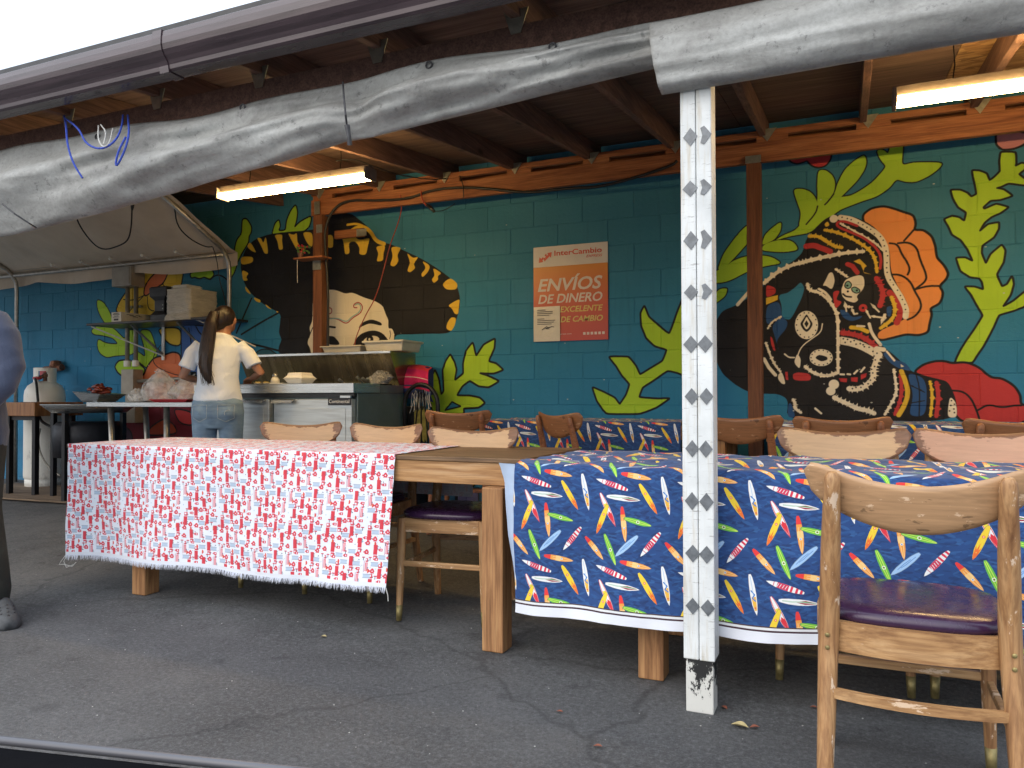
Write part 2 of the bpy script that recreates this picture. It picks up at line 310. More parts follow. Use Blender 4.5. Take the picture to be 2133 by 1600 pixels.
# ------------------------------------------------------------------ the painting on the block wall (polygons in millimetres on the wall)
MURAL=[
('p','Y',14.8,1,0,[[-6716,2333,-6689,2396,-6528,2404,-6094,2347,-6051,2262,-6076,2163,-6109,2039,-6228,1919,-6400,1825,-6523,1811,-7015,1905,-6960,2007,-6850,2119,-6742,2178]]),
('p','Y',14.6,1,0,[[-6400,1723,-6081,1723,-6080,1534,-6225,1551,-6347,1644]]),
('s','K',10.9,1,0,[[-6724,2216,-6651,2160,-6579,2156]]),
('s','K',11.0,1,0,[[-6886,2043,-6758,2023,-6597,2066]]),
('s','K',10.8,1,0,[[-6597,2066,-6794,1920]]),
('s','K',10.8,1,0,[[-6543,2050,-6542,1947,-6489,1906,-6454,1904]]),
('s','K',10.7,1,0,[[-6439,2288,-6492,2382]]),
('s','K',10.7,1,0,[[-6351,2180,-6263,2111]]),
('p','S',14.5,1,0,[[-6265,2346,-6247,2301,-6316,2178,-6455,2122,-6561,2058,-6597,2079,-6580,2168,-6491,2253,-6369,2322]]),
('p','G',17.3,1,0,[[-7282,2065,-7180,2029,-7078,1903,-7049,1811,-7020,1769,-7149,1795,-7222,1879,-7274,1963],[-7366,1732,-7294,1780,-7163,1780,-7034,1750,-6934,1676,-6864,1624,-6809,1721,-6726,1718,-6684,1637,-6697,1529,-6751,1471,-6863,1464,-7003,1463,-7131,1445,-7233,1493,-7270,1555,-7263,1647,-7147,1592,-6948,1576,-7033,1649,-7206,1685,-7322,1695],[-6657,1715,-6508,1710,-6453,1600,-6399,1462,-6452,1396,-6505,1348,-6559,1329,-6668,1400,-6738,1471,-6683,1499,-6560,1427,-6588,1556]]),
('p','G',17.0,1,0,[[-7016,1347,-6960,1406,-6862,1414,-6696,1391,-6572,1320,-6585,1261,-6722,1233,-6861,1235,-6959,1276]]),
('p','S',16.8,1,0,[[-6763,1165,-6722,1224,-6585,1251,-6545,1339,-6452,1425,-6319,1446,-6188,1481,-6084,1455,-6070,1273,-5879,1251,-5878,977,-6761,977]]),
('p','BL',14.3,0,0,[[-6080,1742,-5971,1747,-5765,1720,-5706,1530,-5763,1230,-6070,1254]]),
('s','K',14.3,1,0,[[-5977,1709,-5951,1594,-5931,1460]]),
('s','K',14.2,1,0,[[-5882,1724,-5844,1666,-5765,1607]]),
('p','M',14.8,0,0,[[-6757,946,-5913,947,-5908,201,-6981,156,-6926,730]]),
('p','S2',14.6,1,0,[[-6472,736,-6301,815,-6169,754,-6113,658,-6568,637]]),
('p','R',14.4,1,0,[[-6189,919,-5912,879,-5911,743,-6095,768]]),
('p','MD',15.2,1,0,[[-7274,711,-6946,759,-6745,676,-6743,449,-7272,435]]),
('p','G',13.8,1,0,[[-5297,2727,-5244,2729,-5182,2647,-5185,2593,-5216,2554,-5216,2499,-5304,2396,-5349,2330,-5389,2222,-5438,2170,-5483,2201,-5411,2335,-5376,2526,-5305,2589,-5302,2658]]),
('p','G',13.5,1,0,[[-4938,2557,-4905,2649,-4854,2684,-4837,2615,-4862,2577,-4778,2570,-4769,2663,-4719,2752,-4661,2806,-4636,2730,-4653,2638,-4677,2587,-4620,2635,-4472,2687,-4497,2584,-4570,2538,-4702,2523,-4904,2534]]),
('p','G',14.3,1,0,[[-5968,2261,-5685,2285,-5644,2218,-5703,2173,-5778,2206,-5834,2188,-5901,2211,-5948,2203]]),
('s','K',14.1,1,0,[[-5703,2173,-5620,2217,-5538,2197,-5447,2129]]),
('s','K',18.2,1,0,[[-5179,1961,-5249,1841,-5363,1639]]),
('s','K',17.9,1,0,[[-4859,1809,-5073,1724,-5301,1623]]),
('s','K',18.3,1,0,[[-5230,1539,-5038,1499,-4858,1457]]),
('p','TD',9.1,1,0,[[-5159,1421,-5072,1473,-4969,1474,-4883,1427,-4866,1407]]),
('p','K',0.0,1,0,[[-5304,2341,-5251,2447,-5146,2521,-4973,2553,-4803,2556,-4554,2549,-4424,2551,-4375,2638,-4232,2674,-4138,2674,-4030,2650,-3945,2584,-3869,2526,-3801,2444,-3757,2383,-3623,2346,-3521,2294,-3335,2206,-3195,2122,-3057,2027,-2982,1950,-2954,1864,-2954,1768,-2983,1674,-3024,1579,-3085,1550,-3265,1558,-3407,1556,-3579,1563,-3601,1489,-3638,1377,-4850,1406,-4858,1487,-4816,1559,-4854,1621,-4834,1728,-4831,1801,-5039,1897,-5179,2000,-5267,2104,-5318,2259]]),
('p','C',0.0,1,0,[[-4294,1991,-4215,1987,-4106,1942,-4029,1953,-3907,1898,-3801,1867,-3712,1819,-3682,1742,-3653,1690,-3656,1615,-3616,1616,-3591,1563,-3601,1489,-3638,1402,-3638,1352,-4469,1371,-4494,1477,-4531,1517,-4486,1595,-4502,1661,-4470,1712,-4465,1778,-4463,1909,-4390,1984]]),
('p','K',0.0,1,0,[[-3967,1625,-3937,1677,-3831,1707,-3724,1671,-3718,1640,-3846,1671,-3921,1648]]),
('p','K',0.0,1,0,[[-4005,1475,-3975,1545,-3884,1584,-3786,1589,-3712,1555,-3667,1491,-3741,1490,-3846,1471,-3936,1442,-3997,1437]]),
('s','K',38.3,1,0,[[-4001,1478,-3959,1548,-3876,1583,-3778,1586,-3709,1552,-3656,1484]]),
('s','K',21.2,1,0,[[-3975,1455,-3861,1465,-3756,1483,-3667,1488]]),
('p','C',0.0,1,0,[[-3924,1505,-3891,1542,-3816,1561,-3764,1550,-3738,1524,-3801,1495,-3876,1482]]),
('c','K',35.8,0,0,[[-3843,1526]]),
('c','C',11.0,0,0,[[-3849,1529]]),
('p','K',0.0,1,0,[[-4310,1575,-4230,1570,-4175,1519,-4164,1487,-4309,1497]]),
('s','K',17.3,1,0,[[-4302,1660,-4215,1648]]),
('s','K',6.7,1,0,[[-3638,1596,-3631,1552,-3641,1527]]),
('s','K',8.7,1,0,[[-4462,1659,-4502,1582,-4531,1517]]),
('s','RD',9.5,1,0,[[-4294,1736,-4184,1724,-4093,1668,-4028,1726,-3944,1760,-3914,1816,-3955,1863,-4013,1849,-4016,1815,-3980,1813]]),
('s','AQ',9.5,1,0,[[-4288,1728,-4184,1731,-4093,1686,-4036,1735,-3958,1767,-3931,1817,-3964,1852,-4001,1838]]),
('s','RD',9.5,1,0,[[-4294,1829,-4255,1823,-4250,1781,-4286,1772]]),
('c','R',12.8,0,0,[[-3990,1434]]),
('p','Y',0.0,1,0,[[-5242,2460,-5199,2504,-5119,2388,-5181,2411]]),
('p','Y',0.0,1,0,[[-5120,2532,-5068,2527,-5038,2470,-5011,2539,-4993,2467,-4979,2373,-5024,2371,-5059,2445]]),
('p','Y',0.0,1,0,[[-4913,2541,-4808,2539,-4819,2479,-4802,2397,-4853,2393,-4870,2483]]),
('p','Y',0.0,1,0,[[-4752,2547,-4685,2519,-4642,2539,-4642,2451,-4583,2386,-4652,2385,-4702,2469]]),
('p','Y',0.0,1,0,[[-4586,2539,-4464,2528,-4464,2383,-4524,2425]]),
('p','Y',0.0,1,0,[[-4311,2488,-4238,2482,-4238,2365,-4303,2370]]),
('p','Y',0.0,1,0,[[-4153,2481,-4029,2464,-3960,2409,-3843,2424,-3862,2373,-3883,2272,-3960,2284,-3950,2342,-3999,2407,-4073,2400,-4057,2299,-4114,2295,-4122,2394]]),
('p','Y',0.0,1,0,[[-3786,2341,-3679,2347,-3709,2259,-3709,2209,-3779,2206,-3753,2275]]),
('p','Y',0.0,1,0,[[-3631,2328,-3518,2313,-3565,2248,-3547,2197,-3591,2147,-3641,2166,-3606,2239]]),
('p','Y',0.0,1,0,[[-3471,2266,-3406,2208,-3347,2219,-3403,2161,-3381,2123,-3435,2087,-3467,2104,-3432,2176]]),
('p','Y',0.0,1,0,[[-3321,2186,-3234,2131,-3262,2077,-3314,2036,-3328,2070,-3276,2115]]),
('p','Y',0.0,1,0,[[-3216,2117,-3123,2062,-3167,2041,-3158,2010,-3202,1981,-3226,2014,-3192,2048]]),
('p','Y',0.0,1,0,[[-3126,1971,-3043,2020,-2973,1962,-2987,1914,-3085,1920]]),
('p','Y',0.0,1,0,[[-3067,1786,-3003,1819,-2954,1834,-2962,1781,-2969,1707,-3003,1711,-3030,1760]]),
('p','Y',0.0,1,0,[[-3074,1641,-3037,1688,-2987,1680,-3003,1614,-3037,1568,-3085,1593]]),
('p','Y',0.0,1,0,[[-5313,2369,-5163,2357,-5163,2303,-5268,2288,-5313,2300]]),
('p','Y',0.0,1,0,[[-5304,2244,-5211,2203,-5250,2171,-5220,2135,-5285,2132]]),
('p','Y',0.0,1,0,[[-5259,2089,-5196,2020,-5186,1997,-5249,2031]]),
('p','Y',0.0,1,0,[[-5161,1974,-5070,1942,-5070,1912,-5126,1928]]),
('p','Y',0.0,1,0,[[-5022,1905,-4924,1839,-4987,1860]]),
('p','Y',0.0,1,0,[[-4885,1831,-4854,1816,-4876,1810]]),
('s','Y',34.3,1,0,[[-4076,2481,-3999,2525,-3904,2527,-3831,2469,-3786,2392,-3697,2356]]),
('s','Y',21.4,1,0,[[-4084,2559,-3968,2561,-3859,2497]]),
('p','G',16.3,2,0,[[-3270,1145,-3221,1197,-3191,1250,-3155,1175,-3134,1040,-3107,1069,-3118,1249,-3088,1322,-3046,1379,-3005,1310,-2987,1247,-3005,1158,-2922,1214,-2925,1298,-2899,1402,-2834,1473,-2806,1353,-2736,1449,-2631,1497,-2639,1415,-2693,1311,-2623,1292,-2558,1239,-2646,1210,-2777,1217,-2691,1190,-2595,1148,-2691,1098,-2783,1109,-2864,1156,-2934,1110,-2987,1032,-2864,1031,-2772,1015,-2724,972,-2783,933,-2923,927,-2917,880,-3210,878,-3246,1006]]),
('p','T',12.1,0,0,[[-3095,911,-3029,979,-2952,943]]),
('p','G',14.1,2,0,[[-1148,1652,-1210,1478,-1289,1547,-1365,1616,-1398,1702,-1427,1647,-1422,1552,-1385,1456,-1318,1393,-1229,1367,-1262,1283,-1357,1229,-1434,1183,-1463,1250,-1521,1322,-1678,1326,-1619,1253,-1570,1175,-1512,1113,-1542,1032,-1591,960,-1630,1013,-1710,1052,-1810,1096,-1770,984,-1700,888,-1436,890,-1311,937,-1208,1007,-1292,1003,-1445,1013,-1415,1088,-1339,1134,-1225,1212,-1151,1193,-1059,1150,-1031,1352,-1047,1675,-1101,1762]]),
('p','Y',11.9,1,0,[[-2947,379,-2831,384,-2808,302,-2889,257,-2971,295]]),
('p','LV',12.0,0,0,[[-2995,252,-2785,272,-2785,159,-2995,148]]),
('p','G',12.8,1,0,[[240,2550,205,2599,184,2662,227,2660,255,2624,271,2703,349,2692,329,2539,396,2552,487,2543,572,2528,548,2492,493,2452,416,2420,353,2429,300,2455,260,2399,181,2350,93,2329,26,2308,-41,2286,-87,2253,-132,2221,-194,2177,-240,2144,-365,2134,-473,2109,-405,2146,-326,2172,-271,2242,-193,2318,-139,2353,-40,2372,34,2376,108,2416,167,2458,226,2524],[-343,2459,-284,2457,-230,2430,-192,2376,-185,2325,-209,2261,-263,2200,-310,2188,-290,2286,-316,2364],[-179,2573,-129,2567,-84,2520,-70,2461,-85,2397,-131,2344,-193,2293,-184,2391,-187,2475],[111,2643,125,2593,110,2538,65,2470,-10,2397,-48,2360,-131,2328,-78,2396,-54,2476,-9,2561,51,2610],[-421,2244,-424,2181,-461,2125,-493,2107,-557,2083,-533,2157,-492,2196],[-541,2090,-461,2113,-373,2109,-334,2081,-310,2033,-390,2025,-461,2031,-558,2049],[-640,2246,-621,2150,-647,2112,-739,2011,-832,1923,-859,1938,-818,2045,-751,2134,-698,2198],[-892,1920,-832,1936,-739,1998,-622,2023,-494,2003,-417,1947,-520,1939,-649,1910,-780,1844,-893,1834],[-893,1749,-846,1794,-788,1797,-807,1737,-894,1680]]),
('s','K',9.9,1,0,[[-185,2325,-197,2277,-259,2206]]),
('s','K',9.8,1,0,[[-82,2397,-116,2351,-139,2330]]),
('p','G',12.1,2,0,[[891,2557,972,2546,974,2478,971,2459,1003,2474,1028,2464,1024,2434,986,2405,1027,2366,1026,2328,931,2354,892,2336,866,2331,905,2319,954,2272,885,2253,833,2255,793,2217,799,2205,865,2232,931,2203,884,2169,838,2151,798,2117,770,2064,818,2107,877,2113,876,2071,850,2020,784,1973,780,1927,803,1855,829,1915,891,1971,910,1932,899,1857,860,1784,888,1705,917,1719,943,1770,952,1717,935,1650,890,1577,948,1611,1018,1676,1017,1578,953,1551,870,1528,843,1457,816,1398,783,1330,750,1278,723,1229,623,1231,657,1311,691,1371,738,1446,785,1528,753,1591,721,1662,685,1719,741,1714,788,1692,781,1742,768,1766,715,1777,663,1819,647,1875,640,1906,690,1905,733,1877,704,1956,665,2021,618,2056,595,2120,574,2161,620,2180,660,2165,688,2139,700,2192,654,2231,627,2288,613,2348,668,2342,708,2318,729,2291,758,2305,749,2368,739,2415,735,2460,776,2453,815,2429,829,2383,854,2401,887,2435,884,2504]]),
('p','PK',12.2,1,0,[[867,2652,869,2605,901,2569,959,2567,1029,2591,1037,2666,870,2689]]),
('p','R',10.1,1,0,[[-384,2716,-361,2654,-314,2632,-267,2642,-251,2649,-221,2607,-175,2588,-129,2596,-98,2638,-94,2686]]),
('p','O',14.5,1,0,[[84,2224,144,2275,223,2283,287,2257,351,2226,400,2202,412,2145,399,2105,455,2102,502,2058,522,1994,528,1915,569,1866,595,1809,581,1771,540,1730,565,1686,546,1617,487,1589,498,1549,483,1487,476,1433,420,1415,350,1426,279,1408,193,1387,135,1438,115,1632,177,2030]]),
('s','K',12.6,1,0,[[399,2107,342,2041]]),
('s','K',12.7,1,0,[[257,2032,306,2020,327,1954,362,1896,375,1848,361,1817]]),
('s','K',12.7,1,0,[[306,2028,370,2030,419,1987,432,1915,465,1825,472,1770,402,1716]]),
('s','K',12.7,1,0,[[255,1824,319,1819,374,1776,402,1703,437,1631,435,1584,400,1538,358,1520]]),
('s','K',12.6,1,0,[[402,1716,478,1735,540,1730]]),
('p','R',14.1,1,0,[[389,1173,445,1223,521,1245,576,1240,609,1227,683,1234,755,1202,820,1132,884,1127,948,1078,979,1018,978,965,1016,954,1015,839,625,834,588,1104,451,1145]]),
('s','K',12.4,1,0,[[590,1054,667,1049,713,1003,745,919,758,866]]),
('s','K',12.2,1,0,[[749,927,805,965,876,943,946,958,984,958]]),
('p','K',0.0,1,0,[[-547,1803,-445,1903,-332,1965,-283,2016,-266,2093,-221,2155,-148,2226,-87,2256,-28,2250,65,2221,157,2159,219,2078,257,1986,262,1847,300,1745,354,1642,369,1566,342,1524,286,1495,207,1460,173,1430,206,1347,273,1295,350,1206,404,1162,524,1130,588,1111,631,995,638,849,-404,838,-384,996,-452,1036,-553,1036,-655,1050,-746,1104,-837,1187,-887,1310,-895,1516,-834,1636,-728,1669,-547,1783]]),
('p','T',0.0,1,0,[[-432,1731,-384,1737,-329,1779,-298,1811,-273,1768,-291,1702,-322,1637,-350,1580,-374,1548,-424,1567,-425,1659,-444,1711]]),
('p','R',0.0,1,0,[[-527,1808,-463,1779,-462,1741,-496,1722,-528,1715]]),
('p','Y',0.0,0,0,[[-528,1711,-496,1718,-448,1726,-450,1694,-496,1675,-528,1664]]),
('p','B',0.0,1,0,[[-528,1660,-436,1687,-424,1575,-386,1540,-394,1490,-466,1409,-435,1307,-474,1443,-490,1511,-441,1568,-530,1512]]),
('p','R',0.0,1,0,[[-502,1444,-486,1426,-465,1333,-483,1342,-498,1393]]),
('s','C',16.8,1,1,[[-429,1575,-489,1544,-518,1495]]),
('s','C',20.3,1,1,[[-531,1394,-499,1292,-468,1232,-436,1190]]),
('p','C',0.0,1,0,[[-451,1173,-424,1190,-401,1101,-429,1106,-453,1140]]),
('s','C',24.0,0,0,[[-722,1674,-643,1762]]),
('s','C',23.7,0,0,[[-545,1282,-513,1222,-470,1168]]),
('s','C',33.9,1,2,[[-540,1816,-445,1896,-345,1935,-283,1944,-247,1954,-126,1975,-7,1990,98,1990]]),
('s','C',26.5,1,1,[[-255,1792,-248,1750,-175,1729,-122,1677,-85,1617,-63,1559,-66,1363,-66,1176]]),
('s','C',16.5,1,0,[[-182,1754,-137,1727,-107,1676]]),
('s','C',29.8,1,1,[[-275,1224,-226,1178,-142,1152,-74,1176]]),
('p','C',0.0,1,0,[[-159,1773,-136,1817,-117,1861,-94,1864,-79,1805,-99,1741,-136,1776]]),
('s','C',19.6,1,1,[[-75,1883,-45,1860,7,1816]]),
('p','C',6.5,1,0,[[-16,1809,29,1827,73,1836,100,1822,107,1769,94,1730,54,1691,68,1665,42,1643,-10,1661,-38,1695,-44,1738,-32,1778]]),
('p','SF',5.2,1,0,[[-20,1761,-12,1789,7,1796,23,1774,17,1752,-1,1745]]),
('p','SF',5.2,1,0,[[22,1746,43,1755,72,1735,74,1719,54,1711,30,1724]]),
('c','K',7.1,0,0,[[-3,1766]]),
('c','K',7.1,0,0,[[56,1730]]),
('c','K',7.1,0,0,[[0,1727]]),
('s','K',11.4,1,0,[[-30,1711,-13,1693,20,1688]]),
('p','R',0.0,1,0,[[-95,1732,-46,1738,-77,1674,-32,1659,-77,1609,-88,1658]]),
('s','R',29.3,0,0,[[0,1911,30,1896,59,1850]]),
('p','Y',0.0,0,0,[[37,1928,74,1942,118,1890,103,1879,96,1851,147,1832,103,1843,81,1901]]),
('s','R',41.7,1,1,[[175,1805,197,1764,218,1698,195,1620]]),
('s','R',38.2,1,0,[[253,1704,310,1630,320,1566,294,1503]]),
('s','Y',28.6,1,1,[[264,1672,288,1599,273,1528,197,1470]]),
('p','B',0.0,1,0,[[231,1610,267,1616,259,1545,238,1546]]),
('p','B',0.0,1,0,[[-55,1608,-10,1597,26,1547,93,1560,71,1537,19,1523,-33,1550]]),
('c','R',25.8,0,0,[[92,1610]]),
('c','K',8.1,0,0,[[92,1610]]),
('s','C',16.3,0,1,[[-17,1630,-10,1593]]),
('s','C',16.2,0,1,[[5,1621,27,1620]]),
('s','C',16.2,0,1,[[27,1596,38,1571,56,1574]]),
('s','C',16.1,0,1,[[115,1583,136,1542]]),
('s','C',16.0,0,1,[[159,1613,188,1580]]),
('s','C',16.0,0,1,[[158,1549,223,1538,227,1562]]),
('s','C',16.0,0,1,[[209,1523,220,1562]]),
('s','Y',25.9,1,0,[[18,1482,70,1476,117,1450]]),
('s','C',12.9,1,0,[[55,1491,99,1486]]),
('s','R',42.3,1,1,[[-41,1448,25,1438,99,1411,167,1348]]),
('s','C',52.1,1,0,[[-42,1395,40,1376,120,1335,181,1292]]),
('s','C',44.8,1,1,[[181,1292,162,1236,148,1189,154,1140,110,1093,59,1065,0,1069]]),
('s','C',19.3,1,0,[[129,1502,143,1437,196,1359]]),
('s','C',28.8,1,0,[[171,1336,214,1327]]),
('c','K',5.2,0,0,[[-31,1407]]),
('c','K',5.2,0,0,[[-5,1402]]),
('c','K',5.2,0,0,[[-20,1382]]),
('c','K',5.2,0,0,[[14,1385]]),
('c','K',5.2,0,0,[[36,1393]]),
('c','K',5.2,0,0,[[47,1368]]),
('c','K',5.2,0,0,[[73,1371]]),
('c','K',5.2,0,0,[[98,1350]]),
('c','K',5.1,0,0,[[127,1345]]),
('c','K',5.2,0,0,[[91,1363]]),
('c','K',5.1,0,0,[[149,1317]]),
('c','K',5.1,0,0,[[174,1304]]),
('c','K',5.1,0,0,[[156,1285]]),
('c','K',5.1,0,0,[[163,1260]]),
('c','K',5.1,0,0,[[141,1237]]),
('c','K',5.1,0,0,[[159,1216]]),
('c','K',5.1,0,0,[[140,1197]]),
('c','K',5.1,0,0,[[147,1173]]),
('c','K',5.1,0,0,[[158,1140]]),
('c','K',5.1,0,0,[[132,1125]]),
('c','K',5.1,0,0,[[118,1101]]),
('c','K',5.2,0,0,[[88,1097]]),
('c','K',5.2,0,0,[[74,1077]]),
('c','K',5.2,0,0,[[44,1077]]),
('c','K',5.2,0,0,[[22,1069]]),
('s','C',13.0,0,0,[[-51,1167,-29,1165]]),
('s','C',13.0,0,0,[[-7,1167,8,1165]]),
('s','C',12.9,0,0,[[34,1170,53,1190]]),
('s','C',12.9,0,0,[[75,1182,97,1210]]),
('p','R',0.0,1,0,[[-358,1172,-318,1186,-249,1174,-237,1154,-242,1125,-350,1128]]),
('p','R',0.0,0,0,[[-405,1189,-389,1189,-385,1130,-401,1135]]),
('p','R',0.0,0,0,[[-61,1141,-11,1138,-13,1112,-52,1117]]),
('p','R',0.0,0,0,[[14,1144,56,1146,53,1113,15,1119]]),
('p','R',0.0,0,0,[[74,1162,111,1173,105,1145,74,1129]]),
('p','C',0.0,1,0,[[-188,1507,-194,1469,-210,1438,-235,1417,-264,1411,-293,1419,-317,1441,-334,1474,-339,1513,-333,1551,-316,1583,-291,1603,-262,1609,-233,1600,-209,1578,-193,1545]]),
('c','K',4.3,0,0,[[-198,1507]]),
('c','K',4.3,0,0,[[-205,1471]]),
('c','K',4.3,0,0,[[-223,1442]]),
('c','K',4.3,0,0,[[-249,1426]]),
('c','K',4.3,0,0,[[-278,1427]]),
('c','K',4.3,0,0,[[-304,1445]]),
('c','K',4.3,0,0,[[-322,1475]]),
('c','K',4.3,0,0,[[-328,1513]]),
('c','K',4.3,0,0,[[-322,1550]]),
('c','K',4.3,0,0,[[-303,1579]]),
('c','K',4.3,0,0,[[-277,1594]]),
('c','K',4.3,0,0,[[-248,1593]]),
('c','K',4.3,0,0,[[-222,1575]]),
('c','K',4.3,0,0,[[-204,1545]]),
('p','K',0.0,1,0,[[-262,1589,-242,1550,-221,1516,-242,1476,-263,1460,-285,1478,-306,1520,-284,1552]]),
('p','C',0.0,1,0,[[-262,1572,-249,1543,-237,1517,-250,1489,-263,1478,-275,1490,-289,1519,-275,1544]]),
('p','K',0.0,0,0,[[-263,1543,-250,1518,-263,1493,-277,1519]]),
('p','C',0.0,1,0,[[-97,1281,-103,1258,-119,1240,-143,1227,-172,1223,-200,1228,-225,1242,-241,1261,-246,1284,-240,1307,-224,1326,-199,1338,-171,1342,-142,1336,-118,1323,-102,1303]]),
('c','K',4.3,0,0,[[-107,1281]]),
('c','K',4.3,0,0,[[-114,1259]]),
('c','K',4.3,0,0,[[-132,1242]]),
('c','K',4.3,0,0,[[-157,1233]]),
('c','K',4.3,0,0,[[-186,1233]]),
('c','K',4.3,0,0,[[-212,1244]]),
('c','K',4.3,0,0,[[-230,1262]]),
('c','K',4.3,0,0,[[-236,1284]]),
('c','K',4.3,0,0,[[-229,1306]]),
('c','K',4.3,0,0,[[-211,1323]]),
('c','K',4.3,0,0,[[-185,1333]]),
('c','K',4.3,0,0,[[-157,1332]]),
('c','K',4.3,0,0,[[-131,1321]]),
('c','K',4.3,0,0,[[-113,1303]]),
('p','K',0.0,1,0,[[-213,1281,-186,1305,-133,1287,-130,1267,-171,1255]]),
('s','C',7.2,1,0,[[-162,1514,-170,1457,-231,1414,-290,1370,-317,1321,-326,1271]]),
('p','C',0.0,1,0,[[-345,1263,-325,1317,-301,1279,-309,1206,-338,1238]]),
('s','C',10.0,1,0,[[-408,1313,-380,1289,-345,1287]]),
('c','C',32.7,0,0,[[-93,1099]]),
('c','C',29.4,0,0,[[-113,1054]]),
('s','C',39.2,1,2,[[-90,1009,-38,980,13,956,57,932,109,924,152,904]]),
('s','C',26.6,1,1,[[-355,997,-340,964,-348,939,-305,906]]),
('s','C',13.2,1,0,[[-212,935,-175,902]]),
('p','B',0.0,1,0,[[-387,968,-367,972,-337,872,-392,872]]),
('s','C',22.2,1,1,[[273,1194,284,1107,288,1036,246,949,217,897]]),
('s','R',28.5,1,1,[[312,1162,319,1067,310,988,277,897]]),
('s','Y',28.5,1,0,[[318,1182,345,1106,356,1028,331,949,299,893]]),
('p','B',0.0,1,0,[[347,1176,444,1141,466,1066,456,887,355,886,389,1027]]),
('s','K',7.9,1,0,[[403,1161,424,1067,418,886]]),
('s','K',9.4,0,1,[[381,1083,450,1043]]),
('s','K',9.4,0,1,[[373,973,450,988]]),
('s','Y',21.8,1,1,[[482,1113,497,1027,483,887]]),
('s','R',31.1,1,1,[[520,1105,532,1019,517,887]]),
('p','C',0.0,1,0,[[593,1019,627,980,634,919,629,880,578,880]]),
('c','K',4.9,0,0,[[603,988]]),
('c','K',4.9,0,0,[[620,965]]),
('c','K',4.9,0,0,[[599,957]]),
('c','K',4.9,0,0,[[616,934]]),
('c','K',4.9,0,0,[[592,922]]),
('c','K',4.9,0,0,[[619,911]]),
('p','B',0.0,1,0,[[206,1303,242,1314,284,1254,341,1241,382,1177,298,1202,242,1247]]),
('s','C',12.7,1,0,[[232,1315,277,1254]]),
('p','C',0.0,0,0,[[313,1229,335,1213,316,1208]]),
('s','Y',26.3,1,1,[[-141,2156,-73,2137,17,2093,90,2038,148,1984,173,1918,179,1845]]),
('s','Y',29.8,1,1,[[-241,2123,-179,2118,-119,2067,-74,2035,-36,2028]]),
('s','R',36.5,1,0,[[-261,2054,-210,2058,-165,2034,-108,2006]]),
('p','Y',0.0,1,0,[[-144,2197,-121,2216,-108,2186,-133,2175]]),
('s','C',35.9,1,0,[[-42,2233,33,2213,120,2152,193,2093,231,2018,238,1945,237,1865,247,1800,289,1726,324,1660,351,1588,346,1541]]),
('c','C',26.2,0,0,[[-83,2228]]),
('s','C',16.3,1,1,[[-42,2192,32,2140,120,2080,178,2034,224,1978]]),
('s','R',16.2,1,0,[[62,2166,-12,2205,-61,2206,-65,2173,17,2129,105,2081,177,2010,207,1940,198,1868]]),
('c','K',4.6,0,0,[[-31,2233]]),
('c','K',4.6,0,0,[[1,2221]]),
('c','K',4.5,0,0,[[25,2211]]),
('c','K',4.5,0,0,[[69,2185]]),
('c','K',4.5,0,0,[[96,2170]]),
('c','K',4.5,0,0,[[121,2151]]),
('c','K',4.5,0,0,[[144,2135]]),
('c','K',4.5,0,0,[[166,2102]]),
('c','K',4.5,0,0,[[202,2081]]),
('c','K',4.5,0,0,[[219,2055]]),
('c','K',4.5,0,0,[[225,2017]]),
('c','K',4.5,0,0,[[235,1981]]),
('c','K',4.5,0,0,[[244,1950]]),
('c','K',4.5,0,0,[[239,1903]]),
('c','K',4.5,0,0,[[237,1870]]),
('c','K',4.5,0,0,[[240,1839]]),
('c','K',4.5,0,0,[[258,1788]]),
('c','K',4.5,0,0,[[276,1754]]),
('c','K',4.4,0,0,[[300,1717]]),
('c','K',4.4,0,0,[[317,1681]]),
('c','K',4.4,0,0,[[328,1654]]),
('c','K',4.4,0,0,[[343,1621]]),
('c','K',4.4,0,0,[[346,1587]]),
]

PC = dict(G=(.42, .66, .04), O=(.85, .31, .085), R=(.52, .045, .05), Y=(.80, .52, .05), C=(.86, .78, .62), K=(.013, .013, .016), B=(.025, .09, .26),
          T=(.045, .20, .27), S=(.75, .20, .08), S2=(.42, .07, .03), M=(.16, .012, .025), MD=(.05, .03, .06), BL=(.07, .16, .42), TD=(.03, .12, .17),
          PK=(.62, .25, .26), SF=(.22, .42, .34), AQ=(.25, .48, .47), RD=(.38, .03, .04), LV=(.28, .25, .5))
X0, X1, Z0, Z1, RES = -9.6, 1.9, .05, 3.15, 3.2
W_, H_ = int((X1-X0)*1000/RES), int((Z1-Z0)*1000/RES)
pic = np.zeros((H_, W_, 3), np.float32); pic[:] = PC['T']
yy = (np.arange(H_)*RES/1000+Z0)[:, None]; xx = (np.arange(W_)*RES/1000+X0)[None, :]
# wall teal blends across a soft wandering band: greener above, bluer below
k = np.clip((yy-1.25+.06*np.sin(xx*2.1))/1.1, 0, 1)[..., None]
pic = (np.array([.028, .225, .42])*(1-k)+np.array([.045, .205, .30])*k).astype(np.float32)
def mm(pts): return [((x/1000-X0)*1000/RES, (z/1000-Z0)*1000/RES) for x, z in pts]
def comp(mask, col):
    ys, xs = np.nonzero(mask)
    if len(ys) == 0: return
    a, b, c, d = ys.min(), ys.max()+1, xs.min(), xs.max()+1; m = mask[a:b, c:d, None]
    pic[a:b, c:d] = pic[a:b, c:d]*(1-m)+np.array(PC[col], np.float32)*m
def jagged(pts, mode):
    o = []
    for i in range(len(pts)-1):
        a = np.array(pts[i]); b = np.array(pts[i+1]); L = np.hypot(*(b-a)); n = max(1, int(L/(7 if mode == 1 else 6)))
        for k in range(n): o.append(tuple(a+(b-a)*k/n))
    o.append(pts[-1]); return o
teal0 = pic.copy()
